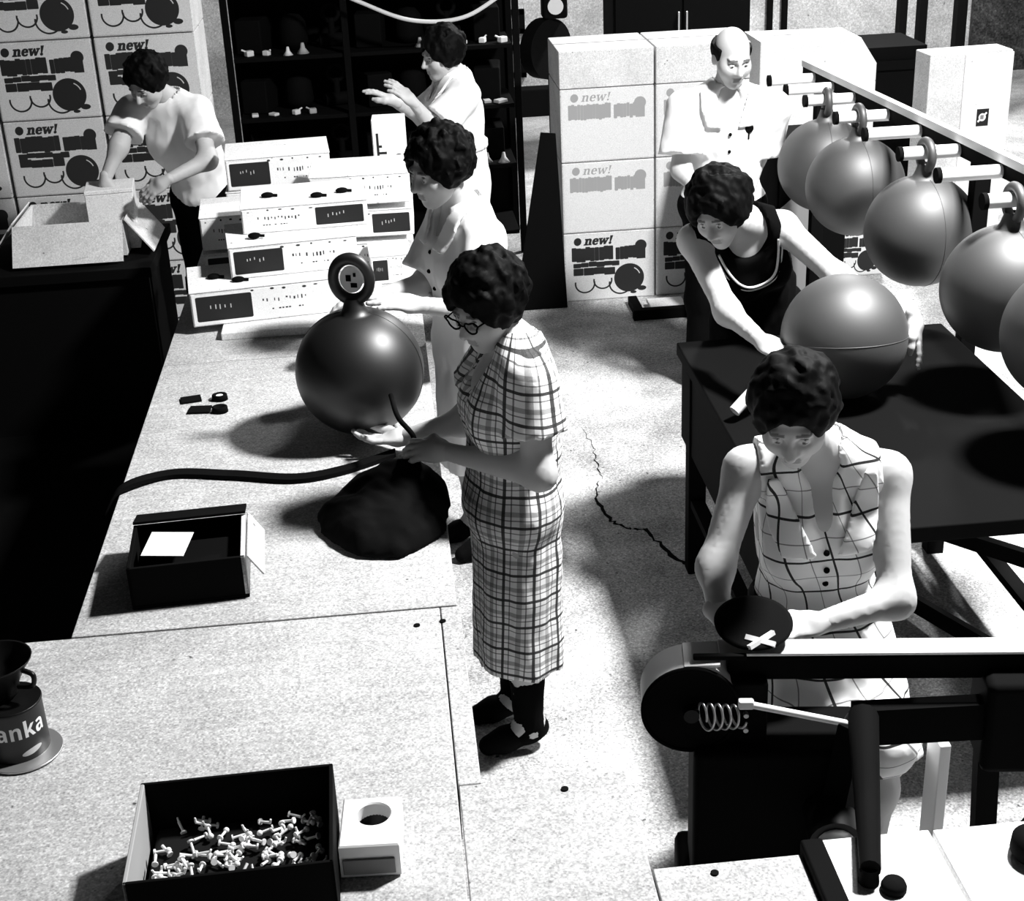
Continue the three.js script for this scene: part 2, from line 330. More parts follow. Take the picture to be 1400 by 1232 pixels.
{ // white block with cup hole
  const g = group('dispenser_block', 'small white block with a round dark cup beside the parts box', 'dispenser', [-.135, T, -2.32], -.06);
  const sh = new THREE.Shape(); sh.moveTo(-.055, -.07); sh.lineTo(.055, -.07); sh.lineTo(.055, .07); sh.lineTo(-.055, .07); sh.closePath();
  const ho = new THREE.Path(); ho.absarc(.004, .022, .036, 0, Math.PI * 2, true); sh.holes.push(ho);
  const e = new THREE.ExtrudeGeometry(sh, { depth: .07, bevelEnabled: true, bevelSize: .003, bevelThickness: .003, bevelSegments: 1, curveSegments: 28 }); e.rotateX(-Math.PI / 2);
  e.translate(0, .004, 0); mesh('block_body', e, M.paper, g);
  mesh('cup', lathe([[.0005, .02], [.03, .02], [.0355, .07], [.0385, .076], [.04, .072]]).translate(.004, 0, -.022), M.blacksteel, g);
  mesh('front_plate', box(.1, .035, .004, -.002, .012, .076, .002), M.grey, g);
}
{ // coffee can with a dark cup above
  const t = canvasTex(1024, 256, (c, w, h) => { c.fillStyle = grey(10); c.fillRect(0, 0, w, h); c.fillStyle = grey(235); c.font = 'bold 120px sans-serif'; for (const k of [0, 1]) c.fillText('Sanka', 60 + k * 512, 130); c.fillStyle = grey(200); for (const k of [0, 1]) { c.beginPath(); c.ellipse(300 + k * 512, 210, 60, 16, -.15, 0, 7); c.fill(); } });
  const g = group('coffee_can', 'dark coffee can with pale lettering standing at the table end', 'can', [-.915, T, -2.78]);
  mesh('can_body', lathe([[.0005, 0], [.066, 0], [.068, .004], [.068, .008]]), M.steel, g);
  const lab = new THREE.CylinderGeometry(.0675, .0675, .118, 48, 1, true); lab.translate(0, .067, 0); lab.rotateY(2.02); const lm = mesh('label_band', lab, std({ map: t, roughness: .45 }), g); lm.userData.label = 'black label with pale letters';
  mesh('can_rim', lathe([[.0655, .122], [.069, .126], [.0695, .131], [.067, .134], [.06, .13], [.0005, .128]]), M.blacksteel, g);
  mesh('tin_lid', lathe([[.0005, .0], [.082, .0], [.086, .004], [.084, .008], [.0005, .006]]).translate(.012, .0005, .012), M.steel, g);
  const k = group('dark_cup', 'glossy black cup standing on the lettered coffee can', 'cup', [-.935, T + .134, -2.8]);
  mesh('cup_body', lathe([[.0005, 0], [.035, 0], [.04, .01], [.044, .03], [.06, .06], [.078, .085], [.08, .09], [.076, .088], [.05, .05], [.0005, .02]]), M.blacksteel, k);
  mesh('handle', tube([[.06, .07, .02], [.085, .06, .03], [.08, .035, .03], [.045, .025, .015]], .006, 16, 6), M.blacksteel, k);
}
{ // dark open carton with a paper slip
  const g = group('dark_open_box', 'squat black box with a white slip on it on the table', 'box', [-.605, T, -3.49], .06);
  const w = .3, d = .25, h = .11;
  mesh('base', box(w, .01, d, 0, 0, 0, .002), M.black, g);
  for (const s of [-1, 1]) mesh('side', box(w, h, .01, 0, .01, s * (d / 2 - .005), .002), M.black, g);
  mesh('side', box(.01, h, d, -w / 2 + .005, .01, 0, .002), M.black, g); mesh('side', box(.012, h, d, w / 2 - .006, .01, 0, .002), M.kraft, g).userData.label = 'plain kraft side panel';
  const fl = mesh('flap', box(w, .008, .1, 0, 0, 0, .002), M.black, g); fl.position.set(0, h + .004, -d / 2 - .035); fl.rotation.x = -.25; 
  const f2 = mesh('flap', box(.07, .006, d, 0, 0, 0, .002), M.kraft, g); f2.position.set(w / 2 + .022, h - .02, 0); f2.rotation.z = -1.0; f2.userData.label = 'plain kraft side flap';
  mesh('filling', box(w - .03, .06, d - .03, 0, .012, 0, .02), M.black, g);
  const p = tag(mesh('paper_slip', box(.115, .002, .1, 0, 0, 0, .0005), M.paper), 'white paper slip lying across the squat black box', 'paper'); p.position.set(-.655, T + .124, -3.47); p.rotation.set(.18, -.2, .05);
}
{ // rubber strap
  const pts = [[-.93, .80, -4.05], [-.886, .862, -4.07], [-.75, .862, -4.16], [-.55, .862, -4.12], [-.35, .862, -4.06], [-.22, .862, -4.09], [-.05, .862, -4.19]];
  const cv = new THREE.CatmullRomCurve3(pts.map(p => V(...p))), n = 60, pos = [], idx = [];
  for (let i = 0; i <= n; i++) { const p = cv.getPoint(i / n); for (const [dy, dz] of [[-.008, -.022], [.004, -.022], [.004, .022], [-.008, .022]]) pos.push(p.x, p.y + dy, p.z + dz); }
  for (let i = 0; i < n; i++) for (let k = 0; k < 4; k++) { const a = i * 4 + k, b = i * 4 + (k + 1) % 4; idx.push(a, b, a + 4, b, b + 4, a + 4); }
  const g = new THREE.BufferGeometry(); g.setAttribute('position', new THREE.Float32BufferAttribute(pos, 3)); g.setIndex(idx); const q = g.toNonIndexed(); q.computeVertexNormals();
  tag(mesh('rubber_strap', q, M.black), 'long black rubber strap laid across the assembly table', 'strap');
}
[['rubber_patch', box(.07, .008, .055, 0, 0, 0, .003), -.745, -4.78, .2], ['rubber_patch', box(.075, .008, .06, 0, 0, 0, .003), -.705, -4.68, -.1]].forEach(([n, g, x, z, t], i) => { const m = tag(mesh(n, g, M.black), i ? 'square black rubber patch lying next to the plain black cap' : 'square black rubber patch beside the cap with pale centre', 'patch'); m.position.set(x, T, z); m.rotation.y = t; });
[[-.645, -4.77], [-.635, -4.66]].forEach(([x, z], i) => { const g = group('ring_cap', i ? 'round black cap lying beside the rubber patch' : 'round black cap with a pale centre beside the patches', 'cap', [x, T, z]); mesh('cap_body', lathe([[.0005, .012], [.012, .012], [.018, .02], [.026, .018], [.028, 0], [.0005, 0]], 20), M.black, g); if (!i) mesh('cap_insert', new THREE.CylinderGeometry(.012, .012, .004, 16).translate(0, .014, 0), M.paper, g); });
// small hose nipple that the woman fits, deflated rubber on the bench
tag(mesh('air_hose', tube([[-.02, .865, -4.05], [0, .9, -4.02], [.01, .99, -4.0], [-.03, 1.03, -4.06], [-.05, 1.05, -4.2]], .008, 40, 8), M.black), 'thin black air hose rising from the table to the held ball', 'hose');
{
  const pts = [[1.04, .885, -4.25], [1.1, .93, -4.28], [1.16, .96, -4.32], [1.2, .965, -4.34], [1.22, .95, -4.3], [1.23, .91, -4.24], [1.235, .872, -4.2]];
  const g = tag(mesh('rubber_strip', tube(pts, .02, 50, 9).scale(1, 1, 1), M.pale), 'pale limp rubber strip held over the black workbench', 'rubber strip');
}
// ------------------------------------------------------------------ open carton being packed
{
  const g = group('open_carton', 'open kraft carton with hanging flaps on the packing bench', 'carton', [-1.5, .801, -6.98]);
  const w = .5, h = .17, d = .42;
  mesh('base', plain(w, .008, d, 0, 0, 0), M.kraft, g);
  mesh('side', plain(w, h, .008, 0, 0, d / 2 - .004), M.kraft, g); mesh('side', plain(w, h, .008, 0, 0, -d / 2 + .004), M.kraft, g);
  mesh('side', plain(.008, h, d - .018, -w / 2 + .004, 0, 0), M.kraft, g); mesh('side', plain(.008, h, d - .018, w / 2 - .004, 0, 0), M.kraft, g);
  const fl = (name, w2, d2, x, y, z, rx, rz) => { const m = mesh(name, plain(w2, .006, d2, 0, 0, 0), M.kraft, g); m.position.set(x, y, z); m.rotation.set(rx, 0, rz); };
  fl('flap', w, .2, 0, h - .075, d / 2 + .065, .95, 0);
  fl('flap', .2, .4, w / 2 + .065, h - .07, .02, 0, -.95);
  fl('flap', .19, .4, -w / 2 - .06, h - .06, 0, 0, .9);
  const b = group('inner_box', 'white box being lowered into the open kraft carton', 'box', [-1.32, .81, -6.96], .1);
  mesh('box_body', box(.22, .27, .2, 0, 0, 0), M.white, b); mesh('box_lid', box(.224, .02, .204, 0, .27, 0), M.white, b);
}

// ------------------------------------------------------------------ belt machine in front of the seated woman
{
  const g = group('belt_machine', 'black belt machine with a coil drum and long pale-topped beam', 'machine', [.6, 0, -2.8], -.145);
  const cx = -.005, cy = .815, z = 0, r = .112, wd = .05;
  const drum = mesh('drum', new THREE.CylinderGeometry(r, r, .1, 48).rotateX(Math.PI / 2).translate(cx, cy, z), M.bright, g);
  mesh('drum_face', new THREE.CylinderGeometry(r + .002, r + .002, .006, 48).rotateX(Math.PI / 2).translate(cx, cy, z + wd + .003), M.black, drum);
  mesh('drum_rim', new THREE.TorusGeometry(r - .003, .005, 8, 48).translate(cx, cy, z + wd + .005), M.black, drum);
  const coil = []; for (let i = 0; i < 200; i++) { const a = i / 200 * Math.PI * 2 * 5; coil.push([cx + .02 + i / 200 * .09 + Math.cos(a) * .012, cy + Math.sin(a) * (.036 - i / 200 * .008), z + wd + .03 + Math.cos(a) * .018]); }
  mesh('coil_spring', tube(coil, .003, 300, 6), M.steel, g);
  mesh('hub', rod([cx, cy, z + wd], [cx, cy, z + wd + .03], .02, .018, 18), M.blacksteel, g);
  // beam: belt on top, steel body below
  mesh('beam', box(.86, .062, .06, .51, .865, z - .02, .006), M.black, g);
  mesh('beam_top', box(.88, .008, .062, .5, .928, z - .022, .003), M.bright, g);
  mesh('belt_slope', bar([-.02, cy + .112, z], [.06, .931, z], .006, .1), M.bright, g);
  mesh('guide_blade', box(.12, .012, .015, .06, .9365, z + .03, .003), M.black, g);
  mesh('body', box(.4, .42, .2, .2, .3, z - .01, .02), M.black, g);
  mesh('neck', box(.1, .26, .09, .12, .62, z, .01), M.black, g);
  mesh('column', box(.34, .24, .16, .82, .65, z, .02), M.black, g);
  mesh('tie_arm', bar([.36, .78, z + .06], [.72, .78, z + .03], .09, .05), M.black, g);
  mesh('push_rod', rod([.12, .855, z + .09], [.35, .80, z + .09], .008), M.bright, g);
  mesh('rod_joint', new THREE.SphereGeometry(.03, 18, 12).translate(.365, .795, z + .08), M.blacksteel, g);
  mesh('rod_eye', box(.035, .022, .02, .115, .845, z + .09, .005), M.bright, g);
  for (const y of [.80, .76, .69]) mesh('bolt', rod([.12, y, z + .045], [.12, y, z + .058], .006, .006, 8), M.steel, g);
  mesh('post', bar([.365, .8, z + .09], [.3, .35, z + .12], .07, .06), M.black, g);
  mesh('lever_arm', rod([.37, .84, z + .12], [.29, .885, .67], .034, .02, 12), M.black, g);
  mesh('lever_foot', rod([.29, .885, .665], [.29, .8515, .665], .016, .02, 12), M.black, g);
  mesh('gear_case', new THREE.CylinderGeometry(.06, .06, .12, 24).rotateX(Math.PI / 2).translate(.31, .56, z + .15), M.blacksteel, g);
  mesh('gear_cover', lathe([[.0005, .012], [.02, .01], [.03, .014], [.042, .004], [.045, 0]], 20).rotateX(Math.PI / 2).translate(.31, .56, z + .212), M.steel, g);
  mesh('base', box(.46, .3, .34, .2, 0, z, .02), M.black, g);
  for (const x of [.68, .88]) mesh('leg', bar([x, .72, z], [x + .05, 0, z - .05], .05, .05), M.black, g);
  mesh('cross_brace', bar([.68, .2, z], [.9, .62, z], .035, .035), M.black, g);
}
tag(mesh('white_board', box(.03, .45, .09, 1.31, 0, -3.05, .004), M.pale), 'narrow white board standing upright beside the machine base', 'board');
{ // disc held by the seated woman
  const g = group('rubber_disc', 'black rubber disc with pale cross held at the belt machine', 'disc', [.75, .966, -2.84], 0); g.rotation.set(.2, 0, .03);
  mesh('disc_body', lathe([[.0005, 0], [.075, 0], [.088, .006], [.09, .014], [.08, .016], [.0005, .014]], 40), M.black, g);
  mesh('cross_piece', merge([bar([-.03, .017, .05], [.03, .017, .085], .01, .012), bar([-.03, .017, .085], [.035, .017, .045], .01, .012)]), M.bright, g);
}
tag(mesh('round_knob', lathe([[.0005, .05], [.03, .048], [.05, .035], [.052, .01], [.045, 0], [.0005, 0]], 28), M.black), 'glossy black round knob on the white corner sheet', 'knob').position.set(1.13, T, -2.13);
tag(mesh('rubber_stopper', lathe([[.0005, .02], [.02, .019], [.024, .01], [.024, 0], [.0005, 0]], 20), M.black), 'small black stopper on the white sheet near the lever', 'stopper').position.set(.83, T, -2.075);
{ // stool
  const g = group('work_stool', 'dark round stool under the seated woman in checked dress', 'stool', [1.03, 0, -3.24]);
  mesh('seat', new THREE.CylinderGeometry(.15, .15, .03, 28).translate(0, .43, 0), M.dark, g);
  for (let k = 0; k < 4; k++) { const a = k * Math.PI / 2 + .785; mesh('leg', rod([Math.cos(a) * .17, 0, Math.sin(a) * .17], [Math.cos(a) * .11, .416, Math.sin(a) * .11], .014), M.dark, g); }
}
// floor things
tag(mesh('gap_panel', (() => { const s = new THREE.Shape(); s.moveTo(-.17, 0); s.lineTo(.13, 0); s.lineTo(.1, .98); s.lineTo(.02, .99); s.closePath(); const e = new THREE.ExtrudeGeometry(s, { depth: .03, bevelEnabled: false }); e.rotateX(-.08); return e; })(), M.black), 'tapered black panel added for the dark gap beside the tall carton stack', 'board').position.set(.82, 0, -7.93);  // black sheet put in for the dark gap beside the cartons
{ const g = group('floor_frame', 'low black wooden frame lying before the tall cartons', 'frame', [1.46, 0, -7.72]);
  mesh('rail', box(.36, .06, .05, 0, 0, .1), M.black, g); mesh('rail', box(.05, .05, .24, -.14, 0, -.045), M.black, g); mesh('board', box(.2, .02, .16, .03, .03, -.02), M.white, g); }

// ------------------------------------------------------------------ background
{ // dark shelving full of parts
  const g = group('steel_shelving', 'tall black steel shelving crowded with dark parts at the rear', 'shelving', [0, 0, 0]);
  const x0 = -.9, x1 = .82, z = -9.3, d = .5;
  for (const x of [x0, -.2, x1]) for (const zz of [z - d / 2, z + d / 2]) mesh('upright', box(.04, 2.3, .04, x, 0, zz), M.black, g);
  const ys = [.12, .55, .92, 1.28, 1.66, 2.1];
  for (const y of ys) mesh('shelf', box(x1 - x0 - .05, .025, d, (x0 + x1) / 2, y, z), M.black, g);
  mesh('back_panel', box(x1 - x0, 2.2, .01, (x0 + x1) / 2, .05, z - d / 2 - .03), M.black, g);
  seed = 31;
  const G1 = box(.16, .2, .3, 0, 0, 0, .01), G2 = lathe([[.0005, 0], [.07, 0], [.09, .05], [.08, .16], [.05, .2], [.0005, .21]], 18), G3 = merge([rod([-.08, .04, 0], [.08, .04, 0], .04), rod([0, .04, 0], [0, .17, 0], .02), new THREE.TorusGeometry(.05, .014, 8, 20).toNonIndexed().translate(0, .2, 0)]);
  const P = [merge([box(.07, .05, .06, 0, 0, 0, .01), rod([0, .03, 0], [.06, .06, .02], .008)]), lathe([[.0005, 0], [.05, 0], [.02, .04], [.012, .08], [.0005, .08]], 12), box(.1, .03, .07, 0, 0, 0, .008)];
  for (let s = 1; s < 5; s++) for (let k = 0; k < 7; k++) {
    const x = x0 + .14 + k * .236; if (Math.abs(x + .2) < .07) continue;
    const m = mesh(['parts_bin', 'dark_vessel', 'machine_part'][(s * 3 + k) % 3], [G1, G2, G3][(s * 3 + k) % 3], M.black); m.position.set(x, ys[s] + .026, z - .03); m.rotation.y = rr(-.4, .4);
    tag(m, ['black parts bin on the rear steel shelving', 'dark rounded vessel on the rear steel shelving', 'dark pipe fitting with a ring on the rear shelving'][(s * 3 + k) % 3], ['bin', 'vessel', 'fitting'][(s * 3 + k) % 3], 'dark stores on the rear shelving');
    for (let e = 0; e < 2; e++) if (rnd() > .1 && x < .66 && Math.abs(x + .18) > .17) { const q = mesh('pale_part', P[(k + s) % 3], rnd() > .4 ? M.pale : M.mid); q.position.set(x + .02 + (e ? .05 : -.05) + rr(-.015, .015), ys[s] + .026, z + .19 + rr(-.02, .02)); q.rotation.y = rr(0, 6); q.scale.setScalar(rr(.55, .8)); tag(q, 'small pale part at the front of a rear shelf', 'part', 'pale parts on the rear shelving'); }
  }
}
{ // hose drooping over the shelving
  tag(mesh('pale_hose', tube([[-.42, 1.78, -8.9], [-.1, 1.62, -8.86], [.2, 1.5, -8.85], [.5, 1.5, -8.86], [.75, 1.62, -8.9]], .012, 40, 8), M.pale), 'pale hose drooping in front of the rear shelving', 'hose');
}
{ const g = group('black_locker', 'low black locker standing between the man and the hanging balls', 'locker', [2.0, 0, -7.55]);
  mesh('locker_body', box(.75, 1.0, .4, 0, 0, 0, .008), M.black, g); mesh('locker_door', box(.36, .9, .015, -.185, .05, .207), M.black, g); mesh('locker_door', box(.36, .9, .015, .185, .05, .207), M.black, g); }
carton(2.68, 0, -8.25, printDark, 'single small printed carton on the floor before the large plain carton', undefined, .34, .3, .3);
tag(mesh('cardboard_offcut', (() => { const s = new THREE.Shape(); s.moveTo(-.1, 0); s.lineTo(.1, 0); s.lineTo(.1, .64); s.lineTo(-.0, .74); s.lineTo(-.1, .66); s.closePath(); const e = metric(new THREE.ExtrudeGeometry(s, { depth: .008, bevelEnabled: false })); e.rotateX(-.12); return e; })(), M.grey), 'grey pointed cardboard offcut leaning on the black locker', 'cardboard').position.set(2.1, 0.001, -7.24);
// rear wall: framed hatches, dark doorway, pipes
function frameThing(name, label, cat, x, y, w, h, z, frame, fill, bars = 0) {
  const g = group(name, label, cat, [x, y, z]);
  for (const s of [-1, 1]) { mesh('frame_rail', box(w, .05, .05, 0, s < 0 ? 0 : h - .05, 0), frame, g); mesh('frame_stile', box(.05, h, .05, s * (w / 2 - .025), 0, 0), frame, g); }
  mesh('panel', plain(w - .08, h - .08, .02, 0, .04, -.01), fill, g);
  for (let i = 1; i <= bars; i++) mesh('bar', box(.03, h, .03, -w / 2 + w * i / (bars + 1), 0, .02), frame, g);
  return g;
}
frameThing('wall_hatch', 'small grey wall hatch with black frame, upper of two', 'hatch', 1.2, .6, .3, .22, -13.95, M.black, M.mid);
frameThing('wall_hatch', 'small grey wall hatch with black frame, lower of two', 'hatch', 1.2, .2, .3, .3, -13.95, M.black, M.grey);
tag(mesh('low_chest', box(1.1, .24, .2, 1.35, 0, -13.2, .01), M.black), 'low black chest along the rear wall', 'chest');
{ const g = group('wheel_guard', 'dark curved wheel guard on a bracket near the rear wall', 'guard', [1.06, .0, -9.6]);
  mesh('guard_shell', new THREE.CylinderGeometry(.19, .19, .1, 32).rotateX(Math.PI / 2).rotateY(.7).translate(0, 1.17, 0), M.black, g);
  mesh('stand', box(.06, 1.1, .06, .05, 0, -.09), M.black, g); mesh('motor', box(.16, .16, .14, .06, 1.36, 0, .02), M.black, g); mesh('motor_face', new THREE.CylinderGeometry(.05, .05, .02, 20).rotateX(Math.PI / 2).translate(.06, 1.44, .078), M.pale, g); mesh('foot', box(.3, .04, .3, .05, 0, 0), M.black, g); }
{ const g = group('dark_cabinet', 'wide black cabinet against the rear wall above the cartons', 'cabinet', [2.22, 0, -11.2]);
  mesh('cabinet_body', box(1.02, 2.0, .5, 0, 0, 0, .01), M.black, g); for (const s of [-1, 1]) { const dd = mesh('door', box(.49, 1.9, .02, s * .252, .05, .262), M.black, g); mesh('handle', box(.015, .16, .02, s * .03, 1.0, .28), M.steel, dd); } }
{ const g = group('wall_pipes', 'pair of thin black pipes running up the rear wall', 'pipe', [3.65, 0, -13.9]);
  mesh('pipe', rod([0, 0, 0], [0, 3, 0], .03), M.black, g); mesh('pipe', rod([.14, 0, 0], [.14, 3, 0], .03), M.black, g); }
{ const g = group('steel_columns', 'pair of dark posts standing behind the black crate', 'post', [4.07, 0, -11.5]);
  mesh('post', box(.06, 3, .1, 0, 0, 0), M.black, g); mesh('post', box(.06, 3, .1, .16, 0, 0), M.black, g); mesh('tie', box(.2, .06, .06, .08, 1.9, .0), M.black, g); }
{ const g = group('door_frame_post', 'single dark post standing beyond the white folded carton', 'post', [4.54, 0, -11.5]); mesh('post', box(.08, 3, .1, 0, 0, 0), M.black, g); mesh('foot_plate', box(.3, .02, .3, 0, 0, 0), M.black, g); }
{ const g = group('plain_carton', 'large plain pale carton behind the man and the rack', 'carton', [2.58, 0, -9.1], 0);
  const s = new THREE.Shape(); s.moveTo(-.34, 0); s.lineTo(.36, 0); s.lineTo(.36, 1.12); s.lineTo(.26, 1.27); s.lineTo(-.34, 1.28); s.closePath();
  mesh('carton_body', metric(new THREE.ExtrudeGeometry(s, { depth: .4, bevelEnabled: true, bevelSize: .005, bevelThickness: .005, bevelSegments: 1 })), M.white, g); mesh('top_seam', box(.6, .003, .01, -.04, 1.283, .2), M.grey, g); }
{ const g = group('black_crate', 'tall black crate between the pale carton and the folded carton', 'crate', [3.19, 0, -9.35]);
  mesh('crate_body', box(.42, 1.14, .5, 0, 0, 0), M.black, g); for (const y of [.2, .6, 1.0]) mesh('batten', box(.43, .06, .03, 0, y, .26), M.black, g); }
{ const g = group('folded_carton', 'white folded carton with a square black emblem by the rack', 'carton', [3.22, 0, -8.05], .06);
  mesh('carton_body', box(.48, 1.29, .2, 0, 0, 0, .006), M.kraft, g); mesh('white_flap', box(.28, 1.25, .012, .1, .03, .108, .003), M.white, g);
  const t = canvasTex(128, 160, (c, w, h) => { c.fillStyle = grey(235); c.fillRect(0, 0, w, h); c.fillStyle = grey(10); c.fillRect(10, 10, 108, 140); c.fillStyle = grey(240); c.beginPath(); c.arc(62, 78, 32, 0, 7); c.fill(); c.save(); c.translate(62, 78); c.rotate(.8); c.fillRect(-8, -52, 16, 104); c.restore(); c.fillStyle = grey(120); c.fillRect(45, 60, 30, 34); });
  const e = mesh('emblem', new THREE.BoxGeometry(.085, .11, .002).translate(.085, .93, .1155), std({ map: t }), g); e.userData.label = 'black square emblem with a white round centre'; }
{ const g = group('notice_board', 'dark mottled notice board on the rear wall', 'board', [6.05, .0, -13.9]); mesh('board_face', box(.9, 2.2, .05, 0, 0, 0), M.darkwall, g); mesh('board_frame', box(.96, .06, .07, 0, 2.2, 0), M.black, g); }

// ------------------------------------------------------------------ people: distance fields meshed with surface nets
const vs = (a, b) => [a[0] - b[0], a[1] - b[1], a[2] - b[2]], va = (a, b) => [a[0] + b[0], a[1] + b[1], a[2] + b[2]], vm = (a, s) => [a[0] * s, a[1] * s, a[2] * s];
const dot = (a, b) => a[0] * b[0] + a[1] * b[1] + a[2] * b[2], cross = (a, b) => [a[1] * b[2] - a[2] * b[1], a[2] * b[0] - a[0] * b[2], a[0] * b[1] - a[1] * b[0]];
const len = a => Math.hypot(...a), nrm = a => vm(a, 1 / len(a)), mix = (a, b, t) => va(a, vm(vs(b, a), t));
const cap = (a, b, ra, rb) => { const [ax, ay, az] = a, d = vs(b, a), L = dot(d, d) || 1e-9, [dx, dy, dz] = d; return (x, y, z) => { const px = x - ax, py = y - ay, pz = z - az; let h = (px * dx + py * dy + pz * dz) / L; h = h < 0 ? 0 : h > 1 ? 1 : h; const qx = px - h * dx, qy = py - h * dy, qz = pz - h * dz; return Math.sqrt(qx * qx + qy * qy + qz * qz) - ra - (rb - ra) * h; }; };
const ell = (c, r, B) => { const [X, Y, Z] = B; return (x, y, z) => { const p = [x - c[0], y - c[1], z - c[2]]; const u = dot(p, X) / r[0], v = dot(p, Y) / r[1], w = dot(p, Z) / r[2]; const k0 = Math.sqrt(u * u + v * v + w * w), a = u / r[0], b = v / r[1], e = w / r[2], k1 = Math.sqrt(a * a + b * b + e * e); return k1 < 1e-6 ? -Math.min(...r) : k0 * (k0 - 1) / k1; }; };
const smin = (a, b, k) => { const h = Math.max(k - Math.abs(a - b), 0) / k; return Math.min(a, b) - h * h * k * .25; };
const uni = (fs, k) => (x, y, z) => { let d = 9; for (const f of fs) d = smin(d, f(x, y, z), k); return d; };
const I3 = [[1, 0, 0], [0, 1, 0], [0, 0, 1]];
function nets(F, lo, hi, c) {
  const n = [0, 1, 2].map(i => Math.ceil((hi[i] - lo[i]) / c) + 1), [nx, ny, nz] = n, S = new Float32Array(nx * ny * nz), id = (i, j, k) => (k * ny + j) * nx + i;
  const Bk = 5, hd = Bk * c * .87 * 1.5 + .01; const live = [];
  for (let k0 = 0; k0 < nz; k0 += Bk) for (let j0 = 0; j0 < ny; j0 += Bk) for (let i0 = 0; i0 < nx; i0 += Bk) {
    const d = F(lo[0] + (i0 + Bk / 2) * c, lo[1] + (j0 + Bk / 2) * c, lo[2] + (k0 + Bk / 2) * c), full = Math.abs(d) < hd;
    for (let k = k0; k < Math.min(k0 + Bk, nz); k++) for (let j = j0; j < Math.min(j0 + Bk, ny); j++) for (let i = i0; i < Math.min(i0 + Bk, nx); i++) S[id(i, j, k)] = full ? F(lo[0] + i * c, lo[1] + j * c, lo[2] + k * c) : d;
  }
  const map = new Int32Array(nx * ny * nz).fill(-1), pos = [], idx = [];
  for (let k = 0; k < nz - 1; k++) for (let j = 0; j < ny - 1; j++) for (let i = 0; i < nx - 1; i++) {
    let m = 0; const v = []; for (let q = 0; q < 8; q++) { const s = S[id(i + (q & 1), j + (q >> 1 & 1), k + (q >> 2))]; v.push(s); if (s < 0) m++; }
    if (m === 0 || m === 8) continue;
    let x = 0, y = 0, z = 0, cnt = 0;
    for (let a = 0; a < 8; a++) for (const bit of [1, 2, 4]) { if (a & bit) continue; const b = a | bit; if (v[a] < 0 === v[b] < 0) continue; const t = v[a] / (v[a] - v[b]); x += (a & 1) + (bit === 1 ? t : 0); y += (a >> 1 & 1) + (bit === 2 ? t : 0); z += (a >> 2) + (bit === 4 ? t : 0); cnt++; }
    map[id(i, j, k)] = pos.length / 3; pos.push(lo[0] + (i + x / cnt) * c, lo[1] + (j + y / cnt) * c, lo[2] + (k + z / cnt) * c);
  }
  const quad = (a, b, cc, d, f) => { if (a < 0 || b < 0 || cc < 0 || d < 0) return; f ? idx.push(a, b, cc, a, cc, d) : idx.push(a, cc, b, a, d, cc); };
  for (let k = 1; k < nz - 1; k++) for (let j = 1; j < ny - 1; j++) for (let i = 1; i < nx - 1; i++) {
    const s = S[id(i, j, k)] < 0;
    if (s !== S[id(i + 1, j, k)] < 0) quad(map[id(i, j - 1, k - 1)], map[id(i, j, k - 1)], map[id(i, j, k)], map[id(i, j - 1, k)], s);
    if (s !== S[id(i, j + 1, k)] < 0) quad(map[id(i - 1, j, k - 1)], map[id(i - 1, j, k)], map[id(i, j, k)], map[id(i, j, k - 1)], s);
    if (s !== S[id(i, j, k + 1)] < 0) quad(map[id(i - 1, j - 1, k)], map[id(i, j - 1, k)], map[id(i, j, k)], map[id(i - 1, j, k)], s);
  }
  const g = new THREE.BufferGeometry(); g.setAttribute('position', new THREE.Float32BufferAttribute(pos, 3)); g.setIndex(idx); g.computeVertexNormals(); return g;
}
function bounds(pts, pad) { const lo = [9, 9, 9], hi = [-9, -9, -9]; for (const p of pts) for (let i = 0; i < 3; i++) { lo[i] = Math.min(lo[i], p[i]); hi[i] = Math.max(hi[i], p[i]); } if (pts.some(p => p[0] < -9)) throw 1; return [lo.map(v => v - pad), hi.map(v => v + pad)]; }
function paint(g, fn) { const p = g.attributes.position, c = new Float32Array(p.count * 3); for (let i = 0; i < p.count; i++) { const v = fn(p.getX(i), p.getY(i), p.getZ(i)); c[i * 3] = c[i * 3 + 1] = c[i * 3 + 2] = v; } g.setAttribute('color', new THREE.BufferAttribute(c, 3)); return g; }
const SKIN = .46;
